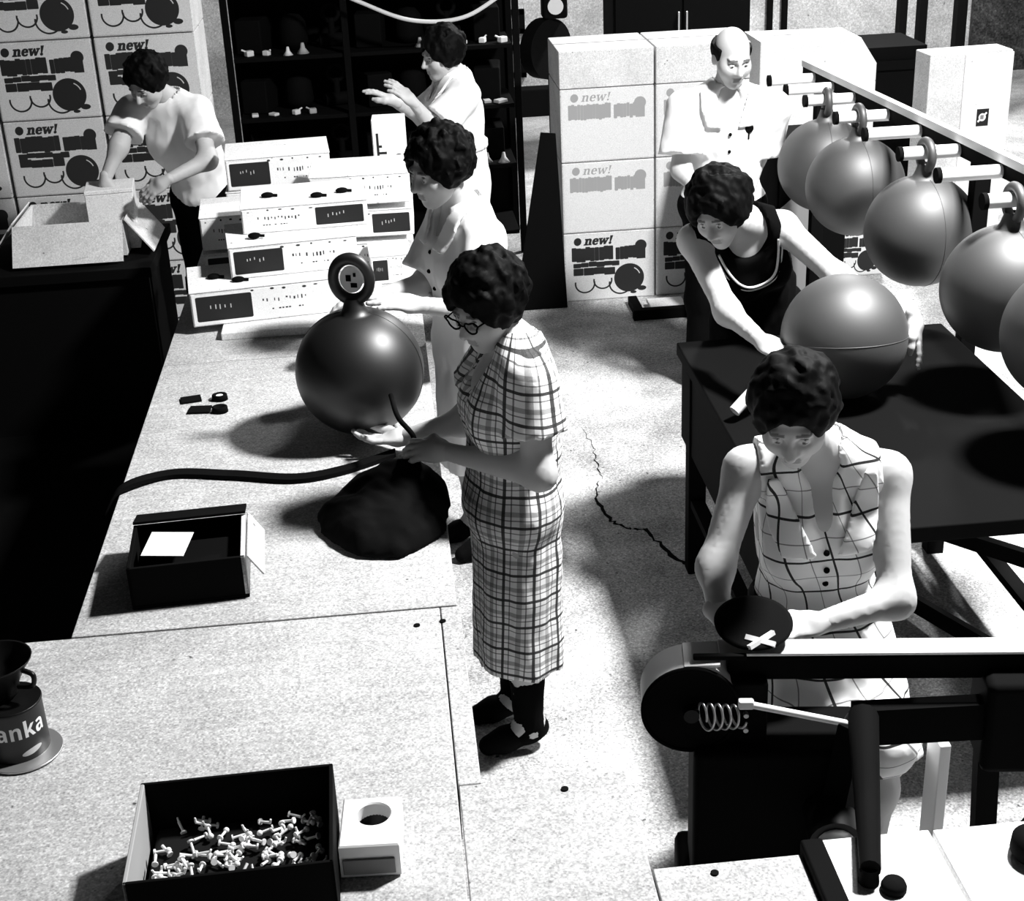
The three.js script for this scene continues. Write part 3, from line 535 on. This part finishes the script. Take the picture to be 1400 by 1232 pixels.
function headGeo(eyesClosed) {
  const f0 = uni([ell([0, .035, -.014], [.073, .09, .09], I3), ell([0, -.03, .02], [.059, .08, .07], I3), ell([0, -.092, .055], [.024, .022, .024], I3), ell([.038, -.022, .052], [.028, .03, .03], I3), ell([-.038, -.022, .052], [.028, .03, .03], I3)], .035);
  const det = uni([cap([0, .012, .088], [0, -.026, .108], .008, .0125), cap([-.012, -.03, .095], [.012, -.03, .095], .007, .007), cap([-.036, .026, .078], [.036, .026, .078], .011, .011)], .012);
  const lips = uni([cap([-.018, -.056, .084], [.018, -.056, .084], .006, .006), cap([-.014, -.067, .083], [.014, -.067, .083], .007, .007)], .004);
  const ears = uni([ell([.074, .0, -.012], [.011, .031, .019], I3), ell([-.074, .0, -.012], [.011, .031, .019], I3)], .01);
  const eyes = [1, -1].map(s => ell([s * .031, .004, .074], [.0145, .0125, .0125], I3));
  const sock = [1, -1].map(s => ell([s * .031, .004, .093], [.021, .014, .017], I3));
  const F = (x, y, z) => { let d = smin(f0(x, y, z), det(x, y, z), .016); for (const s of sock) { const e = s(x, y, z); d = -smin(-d, e, .01); } d = smin(d, lips(x, y, z), .006); d = smin(d, ears(x, y, z), .01); for (const e of eyes) d = Math.min(d, e(x, y, z)); return d; };
  const g = nets(F, [-.1, -.14, -.125], [.1, .145, .14], .0042);
  return paint(g, (x, y, z) => {
    for (const s of [1, -1]) { const ex = x - s * .031, ey = y - .004; if (z > .07 && Math.hypot(ex, ey) < .0125 && !eyesClosed) return Math.hypot(ex, ey + .004) < .0065 ? .02 : ey > .006 ? .08 : .6; if (z > .06 && Math.abs(ey - .026 + Math.abs(ex) * .15) < .0048 && Math.abs(ex) < .019) return .1; }
    if (z > .07 && y < -.05 && y > -.073 && Math.abs(x) < .02) return .28;
    return SKIN;
  });
}
const HEAD = headGeo(false);
function basisFrom(f, u) { f = nrm(f); const l = nrm(cross(u, f)); return [l, cross(f, l), f]; }  // left, up, forward
const mat4 = (B, o, s = 1) => new THREE.Matrix4().makeBasis(V(...vm(B[0], s)), V(...vm(B[1], s)), V(...vm(B[2], s))).setPosition(...o);
function handGeo(side, curl, spread) {
  const fs = [ell([0, 0, .045], [.041, .016, .052], I3), cap([0, 0, -.02], [0, 0, .02], .025, .03)];
  const fin = [];
  for (let i = 0; i < 4; i++) {
    let p = [side * (.03 - .0195 * i), 0, [.082, .088, .084, .074][i]], a = 0; const Ls = [.072, .081, .075, .058][i], sp = side * (1.5 - i) * spread;
    [.45, .3, .25].forEach((q, k) => { a += curl * [.55, .85, .6][k]; const L = Ls * q, d = [Math.sin(sp) * Math.cos(a), -Math.sin(a), Math.cos(sp) * Math.cos(a)], e = va(p, vm(d, L)); fin.push(cap(p, e, .0098 - k * .0007, .0091 - k * .0007)); p = e; });
  }
  const th = [[side * .024, -.006, .02], [side * .05, -.014, .05], [side * (.054 - curl * .012), -.02 - curl * .018, .082], [side * (.05 - curl * .02), -.024 - curl * .03, .105]];
  for (let k = 0; k < 3; k++) fs.push(cap(th[k], th[k + 1], [.016, .012, .0105][k], [.012, .0105, .009][k]));
  const palm = uni(fs, .018), F = (x, y, z) => { let d = palm(x, y, z); for (const f of fin) d = smin(d, f(x, y, z), .006); return d; };
  return paint(nets(F, [-.085, -.12, -.05], [.085, .05, .19], .0035), () => SKIN);
}
function hairGeo(o) {
  const e = ell([0, .042 + (o.dy || 0), -.02], o.r, I3), cut = ell(o.cut || [0, -.032, .1], o.cutR || [.064, .096, .09], I3), amp = o.amp ?? .012, fq = o.fq || 30;
  const lower = o.low ?? -.09;
  const F = (x, y, z) => { let d = e(x, y, z) + amp * (noise.noise(x * fq + 3, y * fq * .6, z * fq + (o.s || 0)) + .5 * noise.noise(x * fq * 2.3, y * fq * 1.5, z * fq * 2.3 + 4)); d = -smin(-d, cut(x, y, z), .014); if (o.bald) d = Math.max(d, y - o.bald, z - .03); return -smin(-d, y - lower, .02); };
  const F2 = (x, y, z) => Math.max(F(x, y, z), -(y - lower), -cut(x, y, z));
  return nets(F2, [-.16, -.19, -.18], [.16, .21, .16], .0065);
}
function cylUV(g, o, B, tw = 0) {
  const q = g.toNonIndexed(), p = q.attributes.position, uv = new Float32Array(p.count * 2), P = 2 * Math.PI * .15;
  for (let i = 0; i < p.count; i += 3) {
    const us = []; for (let k = 0; k < 3; k++) { const d = [p.getX(i + k) - o[0], p.getY(i + k) - o[1], p.getZ(i + k) - o[2]]; us.push(Math.atan2(dot(d, B[0]), dot(d, B[2])) * .15); uv[(i + k) * 2 + 1] = dot(d, B[1]); }
    const mx = Math.max(...us); for (let k = 0; k < 3; k++) { let u = us[k]; if (mx - u > P / 2) u += P; uv[(i + k) * 2] = u + tw * uv[(i + k) * 2 + 1]; }
  }
  q.setAttribute('uv', new THREE.BufferAttribute(uv, 2)); return q;
}
function person(s) {
  const J = s.J, g = group('person', s.label, 'person', [0, 0, 0], 0);
  const up = nrm(vs(J.neck, J.pelvis)); let left = vs(J.shL, J.shR); left = nrm(vs(left, vm(up, dot(left, up)))); const fwd = cross(left, up), B = [left, up, fwd];
  const w = s.w || 1, fem = s.fem ? 1 : 0, chest = mix(J.pelvis, J.neck, .68), waist = mix(J.pelvis, J.neck, .36);
  const hB = basisFrom(s.face, s.hup || [0, 1, 0]), hs = s.hs || .96, toW = p => va(J.head, va(va(vm(hB[0], p[0] * hs), vm(hB[1], p[1] * hs)), vm(hB[2], p[2] * hs)));
  const hipL = va(J.pelvis, vm(left, .085)), hipR = va(J.pelvis, vm(left, -.085));
  const legs = s.legs || [[hipL, [hipL[0], .46, hipL[2]], [hipL[0], .07, hipL[2]]], [hipR, [hipR[0], .46, hipR[2]], [hipR[0], .07, hipR[2]]]];
  const ff = nrm([fwd[0], 0, fwd[2]]);
  const torso = e => [ell(J.pelvis, [.165 * w + e, .125 + e, .12 * w + e], B), ell(waist, [.132 * w + e, .15 + e, .1 * w + e], B), ell(chest, [.15 * w + e, .16 + e, .108 * w + e], B), cap(J.neck, mix(J.neck, J.shL, .98), .05 + e, .05 + e), cap(J.neck, mix(J.neck, J.shR, .98), .05 + e, .05 + e)]
    .concat(fem ? [1, -1].map(q => ell(va(va(chest, vm(fwd, .07 * w)), va(vm(up, -.035), vm(left, q * .066))), [.06 + e, .065 + e, .055 + e], B)) : []);
  const arm = (sh, el, wr) => [cap(sh, el, .05 * w, .04), cap(el, wr, .041, .027)];
  const legF = ([h, k, a]) => [cap(h, k, .085, .056), cap(k, mix(k, a, .35), .056, .056), cap(mix(k, a, .35), a, .056, .036), cap(va(a, vm(ff, -.02)), va(va(a, vm(ff, .13)), [0, -.035, 0]), .036, .026)];
  const bodyF = uni([...torso(0), ...(s.clothes.some(c => c.neckV) ? [cap(J.neck, va(va(chest, vm(fwd, .055)), vm(up, .05)), .05, .06)] : []), cap(J.neck, toW([0, -.05, -.02]), .052, .05), ...arm(J.shL, J.elL, J.wrL), ...arm(J.shR, J.elR, J.wrR), ...legs.flatMap(legF)], .045);
  const all = [J.head, J.neck, J.pelvis, J.shL, J.shR, J.elL, J.elR, J.wrL, J.wrR, ...legs.flat()];
  let [lo, hi] = bounds(all, .2); lo[1] = Math.max(lo[1], -.01);
  const parts = [paint(nets((x, y, z) => Math.max(bodyF(x, y, z), .004 - y), lo, hi, .013), () => SKIN)];
  parts.push(HEAD.clone().applyMatrix4(mat4(hB, J.head, hs)));
  for (const [k, side, wr] of [['hL', -1, J.wrL], ['hR', 1, J.wrR]]) { const h = s[k]; if (!h) continue; const z = nrm(h.d); let y = vs(h.n, vm(z, dot(h.n, z))); y = nrm(y); const X = cross(y, z); parts.push(handGeo(side, h.curl ?? .3, h.spread ?? .08).applyMatrix4(mat4([X, y, z], wr, h.s || .98))); }
  mesh('body', mergeGeometries(parts), M.skin, g);
  if (s.hair) mesh('hair', hairGeo(s.hair).applyMatrix4(mat4(hB, J.head, hs)), s.hairMat || M.hair, g);
  // garments
  const fold = (x, y, z) => .007 * noise.noise(x * 13 + 2, y * 7, z * 13) + .004 * noise.noise(x * 31, y * 17 + 8, z * 31);
  for (const c of s.clothes) {
    const fs = []; const e = c.e ?? .014;
    if (c.top) fs.push(...torso(e));
    const sleeves = []; if (c.sleeve) for (const [a, b] of [[J.shL, J.elL], [J.shR, J.elR]]) { const end = mix(a, b, c.sleeve), d = nrm(vs(b, a)), cf = cap(a, mix(a, b, c.sleeve + .1), .06 * w + e * .6, .062 + e + (c.flare || 0)); sleeves.push((x, y, z) => Math.max(cf(x, y, z), dot([x - end[0], y - end[1], z - end[2]], d))); }
    if (c.longSleeve) for (const [a, b, q] of [[J.shL, J.elL, J.wrL], [J.shR, J.elR, J.wrR]]) fs.push(cap(a, b, .06 * w, .056), cap(b, mix(b, q, .85), .056, .042));
    if (c.trousers) for (const [h, k, a] of legs) fs.push(cap(h, k, .1, .08), cap(k, va(a, [0, .04, 0]), .08, .07)); if (c.trousers) fs.push(ell(J.pelvis, [.17 * w + e, .12, .13 * w + e], B));
    if (c.stockings) for (const [h, k, a] of legs) fs.push(cap(mix(h, k, .75), k, .062, .06), cap(k, mix(k, a, .35), .06, .06), cap(mix(k, a, .35), va(a, [0, -.01, 0]), .06, .041), cap(va(a, vm(ff, -.02)), va(va(a, vm(ff, .12)), [0, -.035, 0]), .04, .03));
    if (c.lap) for (const [h, k] of legs) fs.push(cap(h, k, .115, .095)); 
    let F = uni(fs, c.stockings ? .02 : .05);
    if (sleeves.length) { const F0 = F; F = (x, y, z) => { let d = F0(x, y, z); for (const q of sleeves) d = smin(d, q(x, y, z), .025); return d; }; }
    if (c.hem) { const top = waist, bot = c.hem, ax = vs(bot, top), L = dot(ax, ax), n = nrm(ax), F0 = F, Z = nrm(vs(fwd, vm(n, dot(fwd, n)))), X = cross(n, Z), r0 = .13 * w + e, r1 = c.hemR;
      const K = (x, y, z) => { const p = [x - top[0], y - top[1], z - top[2]]; let h = dot(p, ax) / L; const hh = Math.max(0, Math.min(1, h)); const u = dot(p, X), v = dot(p, Z) / .82; const ang = Math.atan2(u, v); const r = r0 + (r1 - r0) * Math.pow(hh, .75) + hh * .008 * Math.sin(ang * (c.pleats || 9) + 2 * noise.noise(u * 6, h * 2, v * 6)); return Math.max((Math.hypot(u, v) - r) * .8, (h - 1) * Math.sqrt(L), (-h) * Math.sqrt(L)); };
      F = (x, y, z) => smin(F0(x, y, z), K(x, y, z), .03); }
    const cuts = []; const nk = J.neck;
    if (c.neckV) cuts.push(cap(va(nk, vm(up, .05)), va(va(nk, vm(fwd, .03)), vm(up, -.01)), .065, .055), cap(va(va(nk, vm(fwd, .12)), vm(up, .0)), va(va(chest, vm(fwd, .165)), vm(up, c.neckV)), .072, .028));
    if (c.scoop) cuts.push(cap(va(nk, vm(up, .09)), va(va(nk, vm(fwd, .09)), vm(up, -.015)), .095, c.scoop), cap(va(nk, vm(up, .09)), va(va(nk, vm(fwd, -.1)), vm(up, .06)), .09, .07));
    if (c.crew) cuts.push(cap(va(nk, vm(up, .08)), va(nk, vm(up, .0)), .07, .068));
    if (c.armhole) { const sm = mix(J.shL, J.shR, .5); cuts.push((x, y, z) => { const p = [x - sm[0], y - sm[1], z - sm[2]], lat = Math.abs(dot(p, left)), h = dot([x - waist[0], y - waist[1], z - waist[2]], up); return Math.max(c.armhole - lat + .02 * Math.max(0, .12 - (h - .16)), .12 - h); }); }
    const lim = c.planes ? c.planes(J, up, fwd, left, waist) : [];
    const F1 = (x, y, z) => { let d = F(x, y, z) + fold(x, y, z); for (const q of cuts) d = Math.max(d, -q(x, y, z)); for (const [o, n] of lim) d = Math.max(d, dot([x - o[0], y - o[1], z - o[2]], n)); return d; };
    const pts = [J.neck, J.pelvis, J.shL, J.shR, J.elL, J.elR, ...(c.longSleeve ? [J.wrL, J.wrR] : []), ...(c.trousers || c.lap || c.stockings ? legs.flat() : []), ...(c.hem ? [c.hem] : [])];
    let [l2, h2] = bounds(pts, .25); l2[1] = Math.max(l2[1], .002);
    const m = mesh(c.name, cylUV(nets(F1, l2, h2, c.cell || .01), J.pelvis, B, c.twist || 0), c.mat, g);
    if (c.label) m.userData.label = c.label;
    const hit = (lx, ly) => { let t = .35; const o = va(va(chest, vm(left, lx)), vm(up, ly)); for (let i = 0; i < 80; i++) { const p = va(o, vm(fwd, t)), d = F(...p); if (d < .002) break; t -= Math.max(d * .7, .002); } return va(o, vm(fwd, t)); };
    if (c.collar) { const reg = c.collar; const C = (x, y, z) => { const p = [x - chest[0], y - chest[1], z - chest[2]], a = Math.abs(dot(p, left)), b = dot(p, up), f = dot(p, fwd); const d = F(x, y, z); return Math.max(Math.abs(d - .012) - .006, reg(a, b, f)); }; mesh('collar', cylUV(nets(C, l2, h2, .007), J.pelvis, B, c.twist || 0), c.mat, g); }
    if (c.buttons) for (const b of c.buttons) mesh('button', new THREE.SphereGeometry(.008, 10, 8).translate(...hit(0, b)), M.black, m);
    if (c.piping) { const pts = []; for (let i = 0; i <= 24; i++) { const t = -1 + i / 12, q = hit(t * .105, .155 - .17 * Math.sqrt(Math.max(0, 1 - t * t * .98))); pts.push(va(q, vm(fwd, .004))); } mesh('neck_piping', tube(pts, .0045, 80, 6), M.bright, m); mesh('neck_piping', tube(pts.map((p, i) => va(p, va(vm(up, -.016), vm(left, (i - 12) / 12 * .012)))), .003, 80, 6), M.bright, m); }
    if (c.pen) { const q = hit(.085, .04); mesh('pocket_badge', merge([new THREE.SphereGeometry(.022, 14, 10).scale(1, 1, .3).translate(q[0], q[1], q[2]), bar(q, va(q, vm(up, -.05)), .008, .006)].map(z => { z = z.index ? z.toNonIndexed() : z; z.deleteAttribute('uv'); return z; })), M.black, m); }
    if (c.belt) mesh('belt', cylUV(nets((x, y, z) => { const h = dot([x - waist[0], y - waist[1], z - waist[2]], up); return Math.max(Math.abs(F(x, y, z) - .006) - .006, Math.abs(h) - c.belt); }, l2, h2, .01), J.pelvis, B), c.beltMat || M.black, m);
  }
  if (s.shoes) for (const [, , a] of legs) { const t = va(va(a, vm(ff, .13)), [0, -.04, 0]), F = uni([cap(va(a, vm(ff, -.025)), va(mix(a, t, .6), [0, -.01, 0]), .04, .038), cap(mix(a, t, .6), t, .04, .032)], .02); const lim = a[1] + .03; const [l3, h3] = bounds([a, t], .09); l3[1] = Math.max(.001, l3[1]); mesh('shoe', nets((x, y, z) => Math.max(F(x, y, z), y - lim, .003 - y), l3.map((v, i) => i == 1 ? -.01 : v), h3, .008), M.black, g); }
  if (s.glasses) { const gg = []; for (const q of [1, -1]) { const pts = []; for (let i = 0; i < 16; i++) { const a = i / 16 * 6.283; pts.push([q * (.033 + Math.cos(a) * .024 + (Math.sin(a) > .3 && Math.cos(a) > .3 ? .01 : 0)), .004 + Math.sin(a) * .016 + (Math.sin(a) > .3 && Math.cos(a) > .3 ? .008 : 0), .104 - Math.abs(Math.cos(a)) * .003]); } gg.push(tube(pts, .0028, 48, 6, true)); gg.push(rod([q * .062, .014, .1], [q * .078, .01, -.01], .0025, .0025, 6)); } gg.push(rod([-.01, .008, .106], [.01, .008, .106], .0025, .0025, 6)); mesh('glasses', merge(gg.map(q => { q.deleteAttribute('uv'); return q; })).applyMatrix4(mat4(hB, J.head, hs)), M.black, g); }
  return g;
}
function plaid(size, per, base, lines, s) { seed = s; return std({ roughness: .85, map: canvasTex(size, size, (c, w, h) => { c.fillStyle = grey(base); c.fillRect(0, 0, w, h); for (const [o, wd, al, dir] of lines) { c.fillStyle = `rgba(12,12,12,${al})`; if (dir !== 1) c.fillRect(o * w, 0, wd * w, h); if (dir !== 0) c.fillRect(0, o * h, w, wd * h); } for (let k = 0; k < 3000; k++) { c.fillStyle = `rgba(255,255,255,${rr(0, .25)})`; c.fillRect(rnd() * w, rnd() * h, 2, 2); } }, 1 / per, 1 / per) }); }
const check = plaid(256, .11, 240, [[.1, .05, .95], [.6, .022, .5]], 61);
const tartan = plaid(256, .085, 235, [[.05, .1, .8], [.3, .04, .5], [.55, .16, .3], [.82, .04, .5]], 71);
const cloth = std({ color: new THREE.Color().setRGB(.82, .82, .82), roughness: .9 }), darkcloth = matte(.0025, .95, .08);

{ // limp ball heaped under the plaid woman's hands
  const g = group('deflated_ball', 'limp black deflated ball heaped on the long table under her hands', 'ball', [-.09, T, -3.75]);
  const e = ell([0, .0, 0], [.185, .1, .235], I3), e2 = ell([.05, .03, -.1], [.12, .09, .12], I3);
  mesh('rubber_skin', nets((x, y, z) => Math.max(smin(e(x, y, z), e2(x, y, z), .05) + .018 * noise.noise(x * 11, y * 11, z * 11) + .006 * noise.noise(x * 30, y * 20, z * 30), .003 - y), [-.23, -.02, -.28], [.23, .16, .28], .01), M.black, g);
  const st = []; for (let k = 0; k < 7; k++) { const a = k * .9; st.push(bar([.09, .108, -.08], [.09 + Math.cos(a) * .025, .1, -.08 + Math.sin(a) * .025], .004, .004)); } mesh('highlight_star', merge(st), M.mid, g);  // pale star modelled in place of a highlight on the rubber
}
// seated woman in a checked sleeveless dress
person({
  label: 'woman in a pale checked sleeveless dress seated at the belt machine', fem: 1, w: 1.02, face: [-.28, -.42, .75], hup: [-.05, 1, 0], hs: 1.0,
  J: { head: [.885, 1.40, -3.04], neck: [.985, 1.235, -3.19], pelvis: [1.03, .58, -3.24], shL: [1.165, 1.16, -3.17], shR: [.815, 1.19, -3.2], elL: [1.14, .91, -2.99], wrL: [.93, .915, -2.91], elR: [.715, .99, -3.08], wrR: [.69, .955, -2.93] },
  hL: { d: [-1, .1, .25], n: [.1, 1, .2], curl: .45 }, hR: { d: [.5, .05, .8], n: [-.3, 1, .2], curl: .5 },
  legs: [[[1.11, .56, -3.24], [1.12, .5, -2.98], [1.12, .08, -3.0]], [[.95, .56, -3.24], [.96, .5, -2.98], [.98, .08, -3.0]]],
  hair: { r: [.105, .112, .115], amp: .012, fq: 26, s: 3, low: -.08 }, shoes: 1,
  clothes: [{ name: 'dress', mat: check, top: 1, lap: 1, e: .02, neckV: .02, armhole: .148, hem: [1.06, .34, -3.16], hemR: .24, twist: .25, belt: .022, cell: .009,
    collar: (a, b, f) => Math.max(Math.abs(a - .075 - (b - .02) * .42) - .042, .0 - b, b - .19, a - .135, -f), buttons: [.0, -.05, -.1] }],
});
// standing woman in plaid with glasses
person({
  label: 'woman with glasses in a plaid short-sleeved dress fitting a valve at the table', fem: 1, w: 1.06, face: [-.7, -.3, .58], hup: [0, 1, 0], hs: 1.0, glasses: 1,
  J: { head: [.24, 1.43, -3.86], neck: [.315, 1.30, -3.88], pelvis: [.285, .83, -3.87], shL: [.335, 1.25, -3.72], shR: [.29, 1.26, -4.04], elL: [.35, 1.0, -3.66], wrL: [.1, 1.005, -3.85], elR: [.17, .98, -4.12], wrR: [-.02, .905, -4.2] },
  hL: { d: [-.95, .02, -.3], n: [.1, .8, .6], curl: .7 }, hR: { d: [-1, -.05, -.1], n: [0, -1, .15], curl: .35 },
  hair: { r: [.112, .122, .125], amp: .013, fq: 28, s: 11, low: -.07, dy: .005 }, shoes: 1,
  clothes: [{ name: 'dress', mat: tartan, top: 1, e: .02, sleeve: .55, flare: .012, neckV: .01, hem: [.285, .29, -3.86], hemR: .165, cell: .009, pleats: 7 }, { name: 'stockings', mat: darkcloth, stockings: 1, label: 'dark stockings' }],
});
// leaning woman in dark sleeveless dress
person({
  label: 'woman in a black sleeveless dress with white piping leaning over the workbench', fem: 1, face: [-.5, -.4, .68], hup: [-.25, 1, .1],
  J: { head: [1.095, 1.405, -4.74], neck: [1.195, 1.33, -4.88], pelvis: [1.36, .86, -5.19], shL: [1.355, 1.29, -4.9], shR: [1.03, 1.275, -4.86], elL: [1.49, 1.17, -4.66], wrL: [1.665, 1.10, -4.40], elR: [1.1, 1.09, -4.62], wrR: [1.165, 1.055, -4.42] },
  hL: { d: [.2, -.9, .2], n: [.8, .4, .3], curl: .2, spread: .1 }, hR: { d: [.5, -.2, .85], n: [-.2, 1, .2], curl: .5 },
  hair: { r: [.12, .125, .125], amp: .014, fq: 24, s: 21, low: -.08 }, shoes: 1,
  clothes: [{ name: 'dress', mat: darkcloth, top: 1, e: .018, armhole: .148, scoop: .085, hem: [1.37, .42, -5.22], hemR: .2, piping: 1, label: 'black dress with double white neck piping' }],
});
// woman in white uniform, hand on the ball
person({
  label: 'dark-haired woman in a white uniform pressing her hand on the ball', fem: 1, face: [-.82, -.2, .48], hup: [0, 1, .05], hs: 1.05,
  J: { head: [.17, 1.535, -5.04], neck: [.25, 1.37, -5.12], pelvis: [.26, .86, -5.14], shL: [.31, 1.30, -4.97], shR: [.2, 1.30, -5.27], elL: [.285, 1.09, -4.8], wrL: [.05, 1.215, -4.56], elR: [.1, 1.08, -5.2], wrR: [-.1, 1.1, -5.0] },
  hL: { d: [-.86, .3, .35], n: [.2, 1, .3], curl: .12, spread: .06, s: 1.08 }, hR: { d: [-1, 0, .3], n: [0, 1, 0], curl: .4 },
  hair: { r: [.108, .118, .12], amp: .016, fq: 34, s: 31, low: -.055, cutR: [.07, .1, .088] }, shoes: 1,
  clothes: [{ name: 'uniform', mat: cloth, top: 1, e: .025, sleeve: .85, flare: .022, neckV: .07, hem: [.26, .38, -5.14], hemR: .19, collar: (a, b, f) => Math.max(Math.abs(a - .07 - (b - .06) * .35) - .034, .05 - b, b - .2, a - .13, -f - .02), buttons: [.03, -.04, -.11, -.18], belt: .018, beltMat: cloth }],
});
// far woman in white
person({
  label: 'woman in a white blouse raising both hands beside the dark shelving', fem: 1, face: [-.9, -.15, .35],
  J: { head: [.295, 1.545, -7.3], neck: [.355, 1.43, -7.34], pelvis: [.36, .92, -7.36], shL: [.39, 1.37, -7.19], shR: [.35, 1.37, -7.5], elL: [.235, 1.235, -7.12], wrL: [.135, 1.375, -7.08], elR: [.2, 1.2, -7.5], wrR: [.05, 1.32, -7.4] },
  hL: { d: [-.7, .7, 0], n: [.6, .6, .5], curl: .3 }, hR: { d: [-.8, .5, 0], n: [.4, .8, 0], curl: .3 },
  hair: { r: [.108, .118, .118], amp: .013, fq: 28, s: 41, low: -.06 }, shoes: 1,
  clothes: [{ name: 'blouse', mat: cloth, top: 1, e: .022, sleeve: .8, flare: .02, neckV: .08, hem: [.36, .42, -7.36], hemR: .19, collar: (a, b, f) => Math.max(Math.abs(a - .07 - (b - .06) * .35) - .034, .05 - b, b - .2, a - .13, -f - .02), belt: .018, beltMat: cloth }],
});
// packing woman
person({
  label: 'woman in a white short-sleeved shirt and dark trousers packing the open carton', fem: 1, face: [-.45, -.5, .6], hup: [0, 1, .1],
  J: { head: [-1.08, 1.555, -7.0], neck: [-1.015, 1.44, -7.12], pelvis: [-.91, .95, -7.3], shL: [-.875, 1.39, -7.06], shR: [-1.2, 1.395, -7.14], elL: [-.84, 1.2, -6.9], wrL: [-1.03, 1.145, -6.77], elR: [-1.26, 1.26, -7.02], wrR: [-1.33, 1.13, -6.94] },
  hL: { d: [-.8, -.45, .1], n: [.2, .7, .5], curl: .45 }, hR: { d: [-.1, -1, .1], n: [-.4, .1, .8], curl: .3 },
  hair: { r: [.104, .11, .112], amp: .012, fq: 28, s: 51, low: -.05 }, shoes: 1,
  clothes: [{ name: 'shirt', mat: cloth, top: 1, e: .024, sleeve: .62, flare: .014, crew: 1, planes: (J, up) => [[va(J.pelvis, vm(up, -.02)), vm(up, -1)]] }, { name: 'trousers', mat: darkcloth, trousers: 1, e: .015 }],
});
// balding man
person({
  label: 'balding man in a white short-sleeved shirt standing by the rack of balls', face: [.15, -.28, .9], hup: [0, 1, 0], hs: 1.03, w: 1.1,
  J: { head: [1.53, 1.605, -6.45], neck: [1.53, 1.44, -6.53], pelvis: [1.53, .92, -6.58], shL: [1.735, 1.36, -6.5], shR: [1.335, 1.38, -6.53], elL: [1.69, 1.12, -6.6], wrL: [1.6, .99, -6.38], elR: [1.31, 1.12, -6.46], wrR: [1.42, .98, -6.28] },
  hL: { d: [-.5, -.5, .5], n: [.6, .3, .6], curl: .5 }, hR: { d: [.4, -.5, .6], n: [-.6, .3, .6], curl: .5 },
  hair: { r: [.085, .104, .104], amp: .004, fq: 40, s: 61, low: -.05, bald: .055, cut: [0, -.02, .09], cutR: [.075, .16, .085] }, shoes: 1,
  clothes: [{ name: 'shirt', mat: cloth, top: 1, e: .026, sleeve: .75, flare: .02, pen: 1, neckV: .06, collar: (a, b, f) => Math.max(Math.abs(a - .07 - (b - .06) * .35) - .034, .05 - b, b - .2, a - .13, -f - .02), buttons: [.02, -.06, -.14], planes: (J, up) => [[va(J.pelvis, vm(up, .03)), vm(up, -1)]] }, { name: 'trousers', mat: darkcloth, trousers: 1, e: .02 }],
});

renderer.render(scene, camera);
